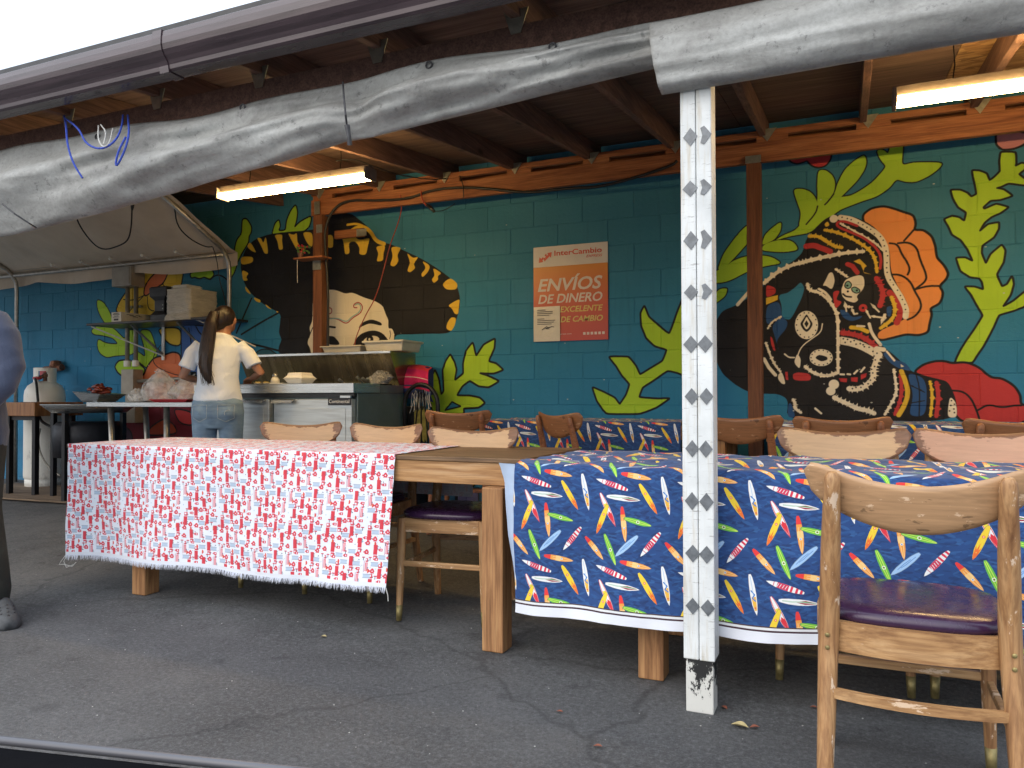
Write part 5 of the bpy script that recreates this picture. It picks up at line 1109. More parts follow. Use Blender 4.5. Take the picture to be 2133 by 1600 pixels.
star = [(fx(.153)+r*cos(a), fz(.105)+r*sin(a)) for k in range(10) for a, r in [(pi/2+k*pi/5, .017 if k % 2 == 0 else .007)]]
MB().prism(star, lambda u, v, d: (u, d, v), yt-.0012, yt-.0008).build('star_logo', M_PW, P_)
N_ = thing('taped_notice', 'white notice sheet in a plastic sleeve taped over the poster corner', 'notice', (-2.17, 5.63, 1.46))
def sheet(u, v): return (-2.283+.222*u, 5.630-.004*abs(sin(9*u+4*v))*v*(1-v)*3, 1.457+.275*v)
MB().grid(sheet, 10, 14).build('sheet', simple('sleeved_paper', (.66, .63, .54), .22, 0, 14, .06, .5, .01), N_, smooth=True)
ln = MB()
for i, w in enumerate((.07, .13, .13, .10, .0, .06, .15, .14, .12)):
    if w: ln.box(-2.25+w/2, 5.6238, 1.705-.014*i, w, .0006, .0045)
ln.tube([(-2.21, 5.6235, 1.548), (-2.17, 5.6235, 1.575), (-2.15, 5.6235, 1.552), (-2.18, 5.6235, 1.556), (-2.13, 5.6235, 1.572), (-2.11, 5.6235, 1.568)], .0025, 4)
ln.build('print_lines', M_INK, N_)
# ------------------------------------------------------------------ meter box, conduits on the wall
t = thing('meter_box', 'grey metal electrical box high on the wall with conduits running down', 'electrical box', (-6.75, 5.64, .83))
MB().box(-6.71, 5.56, 2.27, .27, .17, .24).build('cabinet', M_BOXGREY, t, bevel=.006); MB().box(-6.71, 5.472, 2.27, .24, .008, .21).build('cabinet_door', M_BOXGREY, t, bevel=.003)
for x in (-6.73, -6.61): MB().tube([(x, 5.57, 2.15), (x, 5.57, 1.36)], .022, 10).build('conduit', M_CONDUIT, t, smooth=True); MB().box(x, 5.60, 1.95, .09, .03, .022).build('strap', M_PLATE, t); MB().tube([(x, 5.57, 1.40), (x, 5.57, 1.34)], .034, 10).build('coupling', M_WHITE, t)
MB().box(-6.66, 5.57, 1.18, .17, .12, .26).build('lower_box', M_BOXGREY, t, bevel=.006); MB().box(-6.64, 5.58, .92, .14, .10, .30).build('wire_duct', M_BOXGREY, t, bevel=.004)
MB().tube([(-6.58, 5.57, 1.19), (-6.0, 5.57, 1.21), (-5.86, 5.57, 1.21)], .018, 10).build('side_conduit', M_CONDUIT, t, smooth=True); MB().box(-5.86, 5.57, 1.23, .07, .07, .09).build('outlet_box', M_BLACK, t, bevel=.004)
cord('thin grey wire curving over the painted green leaves', [(-6.30, 5.60, 1.55), (-6.42, 5.60, 1.42), (-6.36, 5.60, 1.33), (-6.12, 5.60, 1.25), (-5.90, 5.58, 1.23)], .004)
# ------------------------------------------------------------------ wall shelf and what it carries
t = thing('wall_shelf', 'dark metal shelf on slanting brackets fixed to the mural wall', 'shelf', (-6.0, 5.62, 1.40))
MB().box(-6.02, 5.41, 1.742, 1.66, .42, .022).build('shelf_plate', M_SHELF, t, bevel=.003)
for x in (-6.30, -5.70):
    MB().box(x, 5.632, 1.58, .035, .012, .36).build('wall_rail', M_WHITE, t, bevel=.002); MB().bar((x, 5.62, 1.46), (x-.0, 5.25, 1.725), .022, .014).build('brace', M_GALV, t)
MB().bar((-6.28, 5.62, 1.44), (-6.83, 5.24, 1.725), .026, .012).build('brace', M_GALV, t)
MB().bar((-5.45, 5.24, 1.735), (-5.10, 5.62, 1.50), .022, .012).build('brace', M_GALV, t)
t = thing('carton', 'long white carton with printed end lying on the wall shelf', 'box', (-6.5, 5.36, 1.754))
MB().box(-6.435, 5.38, 1.800, .13, .36, .092).build('carton_body', M_CARTON, t, bevel=.002)
lb = MB()
for w, z, h in ((.07, 1.834, .006), (.09, 1.823, .006), (.06, 1.808, .006), (.085, 1.797, .004), (.06, 1.774, .018)):
    lb.box(-6.435, 5.1985, z, w, .0012, h)
for i in range(5): lb.box(-6.3693, 5.30+.03*i, 1.826-.008*(i % 3), .0012, .08-.01*i, .005)
lb.build('carton_print', M_INK, t)
s_ = thing('black_stand', 'black pinched speaker-like stand between the carton and wrapped trays', 'stand', (-6.07, 5.42, 1.754))
MB().ring_loft([[(-6.04+sx*w, 5.42+sy*d, 1.754+z) for sx, sy in ((-1, -1), (1, -1), (1, 1), (-1, 1))] for z, w, d in ((0, .10, .09), (.06, .105, .09), (.10, .065, .07), (.20, .065, .07), (.24, .11, .09), (.32, .115, .09), (.335, .10, .08))]).build('body', M_BLACK, s_, bevel=.008)
kn = MB(); [kn.ell(-5.995, 5.355, 1.84+.035*i, .010, .008, .010, 8, 6) for i in range(3)]; kn.build('knobs', M_PLATE, s_)
t = thing('wrapped_tray_stack', 'tall stack of foam trays wrapped in crinkled plastic on the shelf', 'package', (-5.62, 5.36, 1.754))
W = MB()
def wr(u, v):
    a = u*2*pi; hx, hy = .155, .17; c = abs(cos(a))**.18*(1 if cos(a) > 0 else -1); s = abs(sin(a))**.18*(1 if sin(a) > 0 else -1)
    k = 1+.035*noise.noise(Vector((c*3, s*3, v*9)))+.02*noise.noise(Vector((c*9, s*9, v*25))); fl = (.10*(1-v*6) if v < .16 else 0)
    return (-5.64+hx*c*k*(1+fl), 5.37+hy*s*k*(1+fl), 1.755+.27*v-(.02 if v < .02 else 0))
W.grid(wr, 90, 22); W.add([(-5.64+.155*abs(cos(a))**.18*(1 if cos(a) > 0 else -1), 5.37+.17*abs(sin(a))**.18*(1 if sin(a) > 0 else -1), 2.023) for a in np.linspace(0, 2*pi, 48, endpoint=False)], [tuple(range(48))])
W.build('plastic_wrap', M_WRAP, t, smooth=True)
tp = MB()
for k in range(3): tp.ring_loft([[(-5.66+sx*(.10-.02*q), 5.33+sy*(.10-.02*q), 2.024+.014*k+.016*q) for sx, sy in ((-1, -1), (1, -1), (1, 1), (-1, 1))] for q in (0, 1)])
tp.build('foam_tray', M_FOAM, t, bevel=.004)
# ------------------------------------------------------------------ gas cylinder
ty = 5.32; tb = gz(ty)
t = thing('gas_cylinder', 'tall cream white propane cylinder standing against the teal wall', 'gas cylinder', (-7.62, ty, tb))
MB().lathe(-7.62, ty, [(.02, .06), (.15, .065), (.185, .11), (.187, .14), (.187, .95), (.18, 1.0), (.155, 1.05), (.10, 1.09), (.03, 1.10)], 40, tb).build('tank_body', M_TANK, t, smooth=True)
MB().lathe(-7.62, ty, [(.17, 0), (.174, 0), (.176, .11), (.17, .11)], 36, tb).build('foot_ring', M_TANK, t, smooth=True)
cl = MB(); ang = [radians(a) for a in range(-60, 240, 10)]
for r in (.098, .104): pass
for i in range(len(ang)-1):
    a, b = ang[i], ang[i+1]; z0_, z1_ = tb+1.07, tb+1.235
    if 8 <= i <= 12 or 20 <= i <= 22: z0_, z1_ = tb+1.20, tb+1.235
    P4 = lambda an, r, z: (-7.62+r*sin(an)*1, ty-r*cos(an), z)
    cl.add([P4(a, .098, z0_), P4(b, .098, z0_), P4(b, .098, z1_), P4(a, .098, z1_), P4(a, .104, z0_), P4(b, .104, z0_), P4(b, .104, z1_), P4(a, .104, z1_)], [(0, 1, 2, 3), (7, 6, 5, 4), (3, 2, 6, 7), (0, 4, 5, 1), (0, 3, 7, 4), (1, 5, 6, 2)])
cl.build('collar', M_TANK, t)
v_ = MB(); v_.lathe(-7.62, ty, [(.02, 0), (.02, .05), (.03, .055), (.03, .08), (.018, .085), (.018, .10)], 12, tb+1.09); v_.tube([(-7.62, ty-.0, tb+1.15), (-7.60, ty-.10, tb+1.13)], .018, 8); v_.build('valve', M_BRONZE, t)
MB().lathe(-7.61, ty-.09, [(.012, 0), (.04, .005), (.04, .03), (.012, .035)], 12, tb+1.11).build('regulator', M_REDPL, t)
pl = MB()
for (x, zz, w, n) in ((-.09, .88, .10, 5), (.0, .88, .06, 4), (.135, .84, .09, 6)):
    for k in range(n):
        for d in np.linspace(-w/2, w/2, 6)[:-1]:
            a0 = (x+d)/.187; a1 = (x+d+w/6)/.187
            if abs(a0) < 1.2: pl.add([(-7.62+.1885*sin(a0+.45), ty-.1885*cos(a0+.45), tb+zz-.016*k), (-7.62+.1885*sin(a1+.45), ty-.1885*cos(a1+.45), tb+zz-.016*k), (-7.62+.1885*sin(a1+.45), ty-.1885*cos(a1+.45), tb+zz-.016*k+.005), (-7.62+.1885*sin(a0+.45), ty-.1885*cos(a0+.45), tb+zz-.016*k+.005)], [(0, 1, 2, 3)])
pl.build('faded_print', simple('faded_print', (.28, .28, .25), .6, 0, 30, .2, 0), t)
cord('black gas hose curling from the cylinder valve to the burner', [(-7.60, ty-.12, tb+1.12), (-7.52, ty-.16, tb+1.08), (-7.44, ty-.20, tb+.92), (-7.40, ty-.22, tb+.80), (-7.30, ty-.28, tb+.74), (-7.12, 4.95, tb+.68), (-6.9, 5.0, .70)], .013, M_CABLE, 'gas_hose', 'hose')
cord('grey hose dropping down the front of the cylinder', [(-7.40, ty-.2, tb+.62), (-7.42, ty-.21, tb+.5), (-7.36, ty-.22, tb+.35), (-7.25, ty-.2, tb+.22), (-7.1, ty-.2, tb+.16)], .009, M_CONDUIT, 'gas_hose', 'hose')
t = thing('wall_valve', 'rusty pipe valve on the wall behind the propane cylinder', 'valve', (-7.85, 5.6, 1.30))
q = MB(); q.tube([(-8.0, 5.58, 1.33), (-7.72, 5.58, 1.35)], .035, 10); q.lathe(-7.82, 5.58, [(.05, 0), (.065, .03), (.05, .08), (.02, .09)], 12, 1.34); q.build('valve_body', M_BRONZE, t); MB().box(-7.97, 5.56, 1.29, .10, .05, .05).build('handle', M_REDPL, t, bevel=.005)
# ------------------------------------------------------------------ butcher block table, griddle, steel table
t = thing('butcher_block_table', 'thick butcher block table on black steel legs beside the person', 'table', (-7.3, 4.9, gz(4.9)))
MB().box(-7.33, 5.0, .917, .76, .50, .13).build('block_top', M_BUTCHER, t, bevel=.006)
for x, y in ((-7.62, 4.82), (-7.37, 4.80), (-7.03, 4.82), (-7.62, 5.19), (-7.03, 5.19)): MB().box(x, y, (gz(y)+.85)/2, .045, .045, .85-gz(y)).build('leg', M_BLKMET, t, bevel=.002)
MB().box(-7.33, 4.81, .832, .64, .03, .04).build('crossbar', M_BLKMET, t)
t = thing('griddle', 'round steel griddle pan on a black burner stand', 'griddle', (-6.50, 4.98, gz(5)))
MB().lathe(-6.50, 4.98, [(.0, .80), (.30, .80), (.395, .865), (.405, .865), (.405, .86), (.31, .785), (.0, .785)], 48, .10).build('pan', M_STEEL, t, smooth=True)
for a in (.3, 1.9, 3.6, 5.0): MB().box(-6.5+.33*cos(a), 4.98+.33*sin(a), (.885+gz(5))/2, .04, .04, .885-gz(5)).build('leg', M_BLKMET, t)
MB().lathe(-6.5, 4.98, [(.12, 0), (.30, .02), (.31, .30), (.27, .34), (.0, .34)], 24, .46).build('burner', M_DARKMURK, t, smooth=True)
sg = MB(); [sg.tube([(-6.62+.05*i, 4.86+.03*(i % 3), .915), (-6.57+.05*i, 4.90+.02*(i % 2), .925)], [.010, .012], 6) for i in range(4)]
single(sg, 'grilled_meat', M_MEAT, 'few red bits of meat frying on the griddle', 'food')
t = thing('steel_table', 'narrow stainless steel prep table left of the fridge', 'table', (-5.42, 4.8, gz(4.8)))
MB().box(-5.42, 4.83, .965, 1.24, .48, .038).build('table_top', M_STEEL, t, bevel=.003)
for x, y in ((-5.83, 4.66), (-5.17, 4.66), (-5.83, 5.02), (-5.17, 5.02)):
    MB().tube([(x, y, .947), (x+(.06 if x < -5.5 else .01), y, gz(y))], .024, 10).build('leg', M_GALV, t, smooth=True)
t = thing('tilted_dish', 'foil lined dish tilted and piled with red sausages', 'dish', (-6.06, 4.75, .985))
MB().ring_loft([[(-6.07+sx*w, 4.74+sy*d, .985+z+sx*tl) for sx, sy in ((-1, -1), (1, -1), (1, 1), (-1, 1))] for z, w, d, tl in ((0, .09, .09, 0), (.012, .10, .10, 0), (.075, .17, .13, -.012), (.082, .175, .135, -.012), (.078, .16, .12, -.012))]).build('pan', M_STEEL, t, bevel=.003)
ms = MB()
for i in range(15):
    a = random.uniform(0, pi); x = -6.07+random.uniform(-.11, .10)*(1-i/22); y = 4.74+random.uniform(-.08, .08)*(1-i/20); z = 1.065+i*.0048; L = .045
    ms.tube([(x-L*cos(a), y-L*sin(a)*.7, z), (x, y, z+.006), (x+L*cos(a), y+L*sin(a)*.7, z)], [.012, .017, .012], 8)
single(ms, 'sausages', M_MEAT, 'heap of glossy red sausages on the tilted dish', 'food', smooth=True)
def bag(name, label, c, r, h, seed, knot=True):
    def fn(u, v):
        a = u*2*pi; prof = interp(v, [(0, .25), (.04, .80), (.3, 1.0), (.6, .80), (.85, .45), (.95, .16), (1, .28)])
        n_ = 1+.22*noise.noise(Vector((cos(a)*1.7+seed, sin(a)*1.7, v*2.6)))+.10*noise.noise(Vector((cos(a)*5+seed, sin(a)*5, v*8)))
        return (c[0]+r*prof*n_*cos(a), c[1]+r*.62*prof*n_*sin(a), c[2]+h*v*(1+.12*noise.noise(Vector((cos(a)+seed, sin(a), 2)))*(v > .3)))
    return single(MB().grid(fn, 60, 34), name, M_BAG, label, 'bag', (c[0], c[1], c[2]), smooth=True)
bag('plastic_bag', 'large crinkled clear plastic bag on the steel table', (-5.36, 4.76, .986), .19, .27, 2)
bag('plastic_bag', 'grey clear bag of supplies leaning against the fridge', (-5.06, 4.80, .986), .20, .23, 8)
bag('plastic_bag', 'small white bag slumped at the left of the clear one', (-5.56, 4.70, .986), .10, .12, 15)
single(MB().ring_loft([[(-5.08+sx*w, 4.64+sy*d, .985+z) for sx, sy in ((-1, -1), (1, -1), (1, 1), (-1, 1))] for z, w, d in ((0, .17, .03), (.004, .18, .035), (.022, .215, .05), (.026, .215, .05), (.02, .20, .045))]), 'serving_tray', M_REDPL, 'red plastic tray on the steel table by the bags', 'tray', bevel=.002)
mt = MB(); mt.box(-6.95, 4.98, gz(5)+.022, 2.3, .74, .014, (.035, 0, .03)); 
single(mt, 'plywood_mat', M_MAT, 'worn plywood sheet laid under the butcher table and griddle', 'board', bevel=.002)
# ------------------------------------------------------------------ prep fridge
FY, FX0, FX1 = 4.55, -4.75, -3.24; fb = gz(4.9)
F = thing('prep_fridge', 'stainless sandwich prep fridge with raised lid behind the woman', 'fridge', ((FX0+FX1)/2, 4.9, fb))
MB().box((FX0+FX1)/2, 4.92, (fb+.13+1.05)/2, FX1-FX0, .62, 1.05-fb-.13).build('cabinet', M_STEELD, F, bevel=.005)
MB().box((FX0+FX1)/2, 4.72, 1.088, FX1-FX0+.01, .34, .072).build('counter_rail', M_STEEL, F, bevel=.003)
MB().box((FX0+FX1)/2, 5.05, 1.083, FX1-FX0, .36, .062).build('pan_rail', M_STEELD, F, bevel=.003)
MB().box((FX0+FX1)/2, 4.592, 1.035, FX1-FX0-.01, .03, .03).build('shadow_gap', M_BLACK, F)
for i, (a, b) in enumerate(((-4.742, -4.0), (-3.955, -3.252))):
    d = MB().box((a+b)/2, 4.578, .625, b-a, .05, .765).build('door', M_DOOR, F, bevel=.004)
    MB().box((a+b)/2-.0, 4.551, .60, b-a-.10, .004, .68).build('door_panel', M_DOOR, d, world=False, bevel=.002)
    hx = (a+b)/2 if i == 0 else a+.08
    h_ = MB(); h_.prism([(4.548, 1.008), (4.515, 1.0), (4.508, .978), (4.512, .976), (4.520, .993), (4.548, 1.0)], lambda u, v, dd: (dd, u, v), (b-.22 if i == 0 else a+.01), (b-.03 if i == 0 else a+.20)); h_.build('handle', M_STEEL, d, world=False)
    for c in d.children: c.data.transform(Matrix.Translation(-F.location))
MB().box(-3.30, 4.55, 1.025, .09, .02, .018).build('hinge', M_STEEL, F, bevel=.002); MB().box(-4.68, 4.55, 1.025, .09, .02, .018).build('hinge', M_STEEL, F, bevel=.002)
lg = MB().box(-3.352, 4.5455, .990, .20, .004, .052).build('name_plate', M_BLACK, F, bevel=.001)
text('Continental', -3.442, -3.265, .980, .026, 4.5430, M_WHITE, F)
for x in (FX0+.08, FX1-.08):
    for y in (4.68, 5.15): MB().lathe(x, y, [(.03, 0), (.03, .06), (.02, .07), (.02, .15)], 12, gz(y)).build('caster', M_BLACK, F)
hood = [(5.165, 1.115), (5.035, 1.365), (5.050, 1.380), (5.42, 1.380), (5.42, 1.115)]
MB().prism(hood, lambda u, v, d: (d, u, v), FX0, FX1).build('lid_housing', simple('lid_steel', (.36, .31, .22), .25, .85, 3, .45, .1, .01, 'Object', (7, .6, .6)), F, bevel=.003)
MB().box((FX0+FX1)/2, 5.037, 1.371, FX1-FX0+.01, .02, .022).build('lid_lip', M_STEEL, F, bevel=.003)
MB().box((FX0+FX1)/2+.25, 5.02, 1.117, .95, .18, .012).build('open_pans', M_DARKMURK, F)
ut = MB()
for i, (x, z) in enumerate(((-3.45, 1.18), (-3.40, 1.17), (-3.36, 1.165), (-3.34, 1.17), (-3.62, 1.16))): ut.tube([(x, 5.0, 1.12), (x-.03, 4.94, z)], [.006, .013], 6)
single(ut, 'serving_utensils', M_STEEL, 'steel spoon handles standing in the open pans', 'utensils')
def tub(label, x0, x1, y, z0, h):
    c = (x0+x1)/2; w = (x1-x0)/2
    t = MB().ring_loft([[(c+sx*ww, y+sy*d, z0+z) for sx, sy in ((-1, -1), (1, -1), (1, 1), (-1, 1))] for z, ww, d in ((0, w*.86, .13), (h*.8, w*.93, .145), (h*.8, w, .16), (h, w, .16), (h, w*.92, .14), (h*.25, w*.85, .12))])
    return single(t, 'food_tub', M_TUB, label, 'tub', (c, y, z0), 'translucent tubs on the fridge lid', bevel=.006)
tub('lower wide translucent tub on the fridge lid by the post', -3.93, -3.53, 5.22, 1.381, .055); tub('deeper translucent tub at the right end of the fridge lid', -3.52, -3.14, 5.22, 1.381, .085)
t = thing('foam_clamshell', 'closed white foam takeaway box on the fridge counter', 'box', (-3.83, 4.70, 1.124))
MB().ring_loft([[(-3.83+sx*w, 4.70+sy*w, 1.125+z) for sx, sy in ((-1, -1), (1, -1), (1, 1), (-1, 1))] for z, w in ((0, .062), (.034, .082), (.038, .090), (.041, .090))]).build('base', M_FOAM, t, bevel=.006)
MB().ring_loft([[(-3.83+sx*w, 4.70+sy*w, 1.125+z) for sx, sy in ((-1, -1), (1, -1), (1, 1), (-1, 1))] for z, w in ((.042, .088), (.047, .084), (.062, .070), (.082, .064), (.084, .058))]).build('lid', M_FOAM, t, bevel=.006)
t = thing('salt_shaker', 'glass salt shaker with a metal cap left of the foam box', 'shaker', (-4.07, 4.70, 1.124))
MB().lathe(-4.07, 4.70, [(.026, 0), (.034, .015), (.032, .035), (.022, .052)], 16, 1.125).build('jar', M_WHITE, t, smooth=True); MB().lathe(-4.07, 4.70, [(.021, .052), (.022, .07), (.012, .085), (.002, .088)], 16, 1.125).build('cap', M_STEEL, t, smooth=True)
for i, (x, l) in enumerate(((-4.24, 'small oval plate of food right beside the hand of the woman'), (-4.16, 'small oval plate of food nearer to the salt shaker'))):
    t = thing('food_plate', l, 'plate', (x, 4.70, 1.124)); MB().lathe(x, 4.70, [(.02, 0), (.036, .010), (.038, .012), (.03, .008)], 16, 1.125).build('plate', M_FOAM, t); MB().ell(x, 4.70, 1.138, .026, .026, .008, 10, 6).build('food', simple('yellow_food', (.50, .38, .12), .6), t)
single(MB().box(-3.99, 4.66, 1.128, .12, .10, .007), 'cutting_board', M_WHITE, 'thin white board between shaker and foam box', 'board', bevel=.001)
bg_ = MB().grid(lambda u, v: (-3.30+.10*cos(u*2*pi)*interp(v, [(0, .7), (.5, 1), (.9, .4), (1, .1)])*(1+.3*noise.noise(Vector((cos(u*6.28)*3, sin(u*6.28)*3, v*5))))+.03*v, 4.98+.07*sin(u*2*pi), 1.125+.10*v), 30, 16)
single(bg_, 'foil_wrap', simple('crumpled_foil', (.55, .53, .48), .25, .6, 60, .5, 1.0, .03), 'crumpled foil parcel at the right end of the fridge pans', 'parcel', smooth=True)
# ------------------------------------------------------------------ hoop chair and striped blanket
t = thing('hoop_chair', 'black metal chair with an arched back beside the fridge', 'chair', (-3.03, 5.25, gz(5.25)))
arch = [(-3.20+.0, 5.20, .45)]+[(-3.05-.15*cos(a), 5.18, .96+.16*sin(a)) for a in np.linspace(0, pi, 13)]+[(-2.92, 5.20, .45)]
MB().tube(arch, .017, 10).build('hoop', M_BLKMET, t, smooth=True)
MB().lathe(-3.06, 5.38, [(.0, 0), (.20, 0), (.205, .02), (.19, .035), (0, .04)], 24, gz(5.3)+.44).build('seat', M_BLACK, t, smooth=True)
for x, y in ((-3.2, 5.2), (-2.92, 5.2), (-3.2, 5.52), (-2.92, 5.52)): MB().tube([(x, y, .50), (x*1.0, y, gz(y))], .013, 8).build('leg', M_BLKMET, t)
for k in (-1, 0, 1): MB().tube([(-3.06+.07*k, 5.2, .5), (-3.06+.05*k, 5.2, .8), (-3.06+.02*k, 5.2, 1.08)], .006, 6).build('spindle', M_BLKMET, t)
def stripes(name, stops):
    t = NT(name); uv = t.node('ShaderNodeTexCoord').outputs['UV']; s = t.node('ShaderNodeSeparateXYZ'); t.link(uv, s.inputs[0])
    return t.set(t.ramp(s.outputs[1], stops, 'CONSTANT'), .9, 0, t.bump(t.noise(t.coord('UV', (6, 60, 1)), 3, 4), .4, .003))
M_SER = stripes('serape_weave', [(0, (.02, .03, .12)), (.20, (.03, .06, .2)), (.30, (.55, .02, .12)), (.36, (.03, .04, .14)), (.40, (.45, .01, .11)), (.62, (.6, .5, .45)), (.64, (.5, .012, .10)), (.86, (.55, .03, .05))])
t = thing('striped_blanket', 'folded magenta and navy striped blanket with white fringe by the fridge', 'blanket', (-3.10, 5.3, 1.0))
def blk_(u, v):
    x = -3.265+.21*u+.05*(1-v)*u; z = 1.01+.275*v
    y = 5.30-.05*sin(pi*min(1, v*1.02))-.012*sin(u*9+v*3)
    if v > .93: y += .06*(v-.93)/.07
    return (x, y, z-.03*(u**3))
MB().grid(blk_, 16, 26).build('front_fold', M_SER, t, smooth=True)
MB().box(-3.16, 5.37, 1.15, .19, .10, .23).build('folded_pile', M_SER, t, bevel=.02)
fr_ = MB()
for i in range(18):
    x = -3.16+.17*i/18; fr_.tube([(x, 5.235, 1.06+random.uniform(-.02, .02)), (x+random.uniform(-.015, .015), 5.225, 1.0), (x+random.uniform(-.03, .03), 5.225, .92+random.uniform(-.04, .03))], .0024, 4)
fr_.build('fringe', M_STRING, t)
w_ = MB(); 
for i in range(12): w_.box(-3.12+.010*i, 5.21, .80, .008, .012, .22+.02*(i % 3))
single(w_, 'folded_mat', simple('olive_mat', (.22, .20, .05), .9, 0, 40, .3, .4), 'olive green woven mat hanging on the arched black chair', 'mat')
single(MB().box(-3.20, 5.36, .545, .10, .16, .91-gz(5.4)), 'blanket_stool', M_BLACK, 'narrow black stand holding up the striped blanket', 'stand', bevel=.01)

# ------------------------------------------------------------------ tables
def lumber_table(label, x0, x1, y0, y1, zt, legs, base):
    t = thing('wooden_table', label, 'table', ((x0+x1)/2, (y0+y1)/2, base), 0, 'long lumber tables')
    nb_ = 4; w = (y1-y0)/nb_
    for i in range(nb_): MB().box((x0+x1)/2, y0+w*(i+.5), zt-.009, x1-x0, w-.003, .018).build('top_board', M_TABLETOP, t, bevel=.002)
    ah = .092
    for y in (y0+.028, y1-.028): MB().box((x0+x1)/2, y, zt-.019-ah/2, x1-x0-.01, .038, ah).build('apron', M_LUMBERX, t, bevel=.003)
    for x in (x0+.025, x1-.025): MB().box(x, (y0+y1)/2, zt-.019-ah/2, .038, y1-y0-.10, ah).build('apron', M_LUMBERX, t, bevel=.003)
    for x, y in legs:
        z1_ = zt-.020; z0_ = gz(y)
        h_ = z1_-z0_-(.093 if abs(y-y0) < .05 else 0); MB().box(x, y, z0_+h_/2, .092, .092, h_).build('leg', M_LUMBER, t, bevel=.005)
    return t
ZA = .772
lumber_table('long wooden table half covered by the fire engine cloth', -3.835, -1.185, 2.80, 3.52, ZA, [(-3.33, 2.875), (-1.298, 2.80), (-3.33, 3.44), (-1.298, 3.44)], .01)
# the front right leg stands just under the apron, so it is cut shorter
lumber_table('front wooden table hidden under the blue surfboard cloth', -1.165, 1.42, 2.665, 3.32, .764, [(-.655, 2.76), (.9, 2.76), (-.655, 3.25), (.9, 3.25)], .005)
lumber_table('wall side wooden table left of the second brown post', -2.42, -.66, 4.93, 5.58, .852, [(-2.2, 5.0), (-.76, 5.0), (-2.2, 5.5), (-.76, 5.5)], gz(5.2))
lumber_table('wall side wooden table right of the second brown post', -.47, 1.75, 4.93, 5.58, .852, [(-.35, 5.0), (1.6, 5.0), (-.35, 5.5), (1.6, 5.5)], gz(5.2))
# ------------------------------------------------------------------ cloths (v is measured in metres up from the front hem)
def cloth(name, label, mat, x0, x1, yf, yb, zt, drop, back, wav, wrinkle, seed, hemwave=.0, group='printed tablecloths', dx=.0, u0=0.0, v0=0.0, nx=150, slope_hem=0.0, taper=0.0):
    L = drop+(yb-yf)+back; ny = int(L/.02)
    def P3(u, v):
        s = v*L; x = x0+(x1-x0)*u
        if s < drop:
            d = (drop-s)/drop         # 0 at the edge, 1 at the hem
            amp = wav*d**1.1*(1-.75*exp(-((x+.45)/.14)**2))
            y = yf-.008-amp*(.5+.5*sin(x*6.3+seed+.9*sin(x*2.3+seed)))-amp*.5*noise.noise(Vector((x*5, d*1.5, seed)))-.004*noise.noise(Vector((x*18, d*7, seed+1)))
            z = zt+.004-(drop-s)*(1+slope_hem*(x-x0))-hemwave*d*noise.noise(Vector((x*1.9, seed, 0)))
            if d < .06: y += .008*(1-d/.06)
            x += .055*d*(1-u)**3*(1 if seed == 1.7 else 0)+dx*d+.006*noise.noise(Vector((x*3, d*4, seed+5)))*d+taper*d*(1 if u > .5 else 0)*(u-.5)*2
        elif s < drop+(yb-yf):
            y = yf-.008+(s-drop)*(yb-yf+.016)/(yb-yf); w = noise.noise(Vector((x*5.5+y*2, y*9, seed)))*.6+noise.noise(Vector((x*13, y*19+x*4, seed+2)))*.3
            e = min(1, (s-drop)*12, (drop+(yb-yf)-s)*12)
            z = zt+.004+wrinkle*max(0, w+.25)*e
        else:
            q = s-drop-(yb-yf); y = yb+.010+.02*q*(1+sin(x*9+seed)); z = zt+.004-q
        return (x, y, z)
    def uv(u, v): return (u0+(x1-x0)*u, v0+v*L)
    t = thing(name, label, 'tablecloth', ((x0+x1)/2, yf, zt-drop), 0, group)
    MB().grid(P3, nx, ny, uv).build('cloth', mat, t, smooth=True)
    return t, P3, L
tA, PA, LA = cloth('tablecloth', 'white cloth printed with red fire engines and a frayed hem', M_FIRE, -3.815, -1.772, 2.80, 3.52, ZA, .585, .27, .046, .004, 1.7, .022, u0=.03, slope_hem=-.018, taper=-.02)
fr_ = MB()
for i in range(1500):
    u = random.random(); p = Vector(PA(u, 0)); l = random.uniform(.008, .028); w = .0012; a = random.uniform(-.5, .5); 
    q = p+Vector((l*sin(a), -random.uniform(0, .006), -l*cos(a)))
    fr_.add([p+Vector((-w, 0, .004)), p+Vector((w, 0, .004)), q+Vector((w*.3, 0, 0)), q+Vector((-w*.3, 0, 0))], [(0, 1, 2, 3)])
o = fr_.build('fringe', simple('fringe_thread', (.68, .72, .82), .9, 0, 10, .1, 0), tA); o['kind'] = 'stuff'
th_ = MB(); hp = Vector(PA(0, 0))
th_.tube([hp, hp+Vector((-.02, -.01, -.03)), hp+Vector((-.035, -.01, -.05)), hp+Vector((0, -.01, -.045)), hp+Vector((.05, 0, -.055)), hp+Vector((.08, 0, -.03))], .002, 5); th_.tube([hp+Vector((.01, 0, 0)), hp+Vector((.0, -.01, -.03)), hp+Vector((.02, -.01, -.06)), hp+Vector((.06, 0, -.045))], .002, 5)
hq = Vector(PA(1, 0)); th_.tube([hq, hq+Vector((.01, 0, -.03)), hq+Vector((.012, 0, -.055))], .002, 5); th_.build('loose_threads', M_STRING, tA)
tB, PB, LB = cloth('tablecloth', 'blue surfboard cloth on the near table with a white hem', M_SURF, -1.15, 1.40, 2.645, 3.33, .764, .548, .25, .062, .034, 4.2, .060, u0=.012, v0=.0, nx=210, slope_hem=-.01)
def fold(u, v):
    s = .548*(1-v); p = Vector(PB(0, s/LB)); w = interp(v, [(0, .075), (.12, .05), (.45, .035), (.8, .008), (1, .003)])
    return (p.x-w*u, p.y+.004+.02*u*u, p.z+.0)
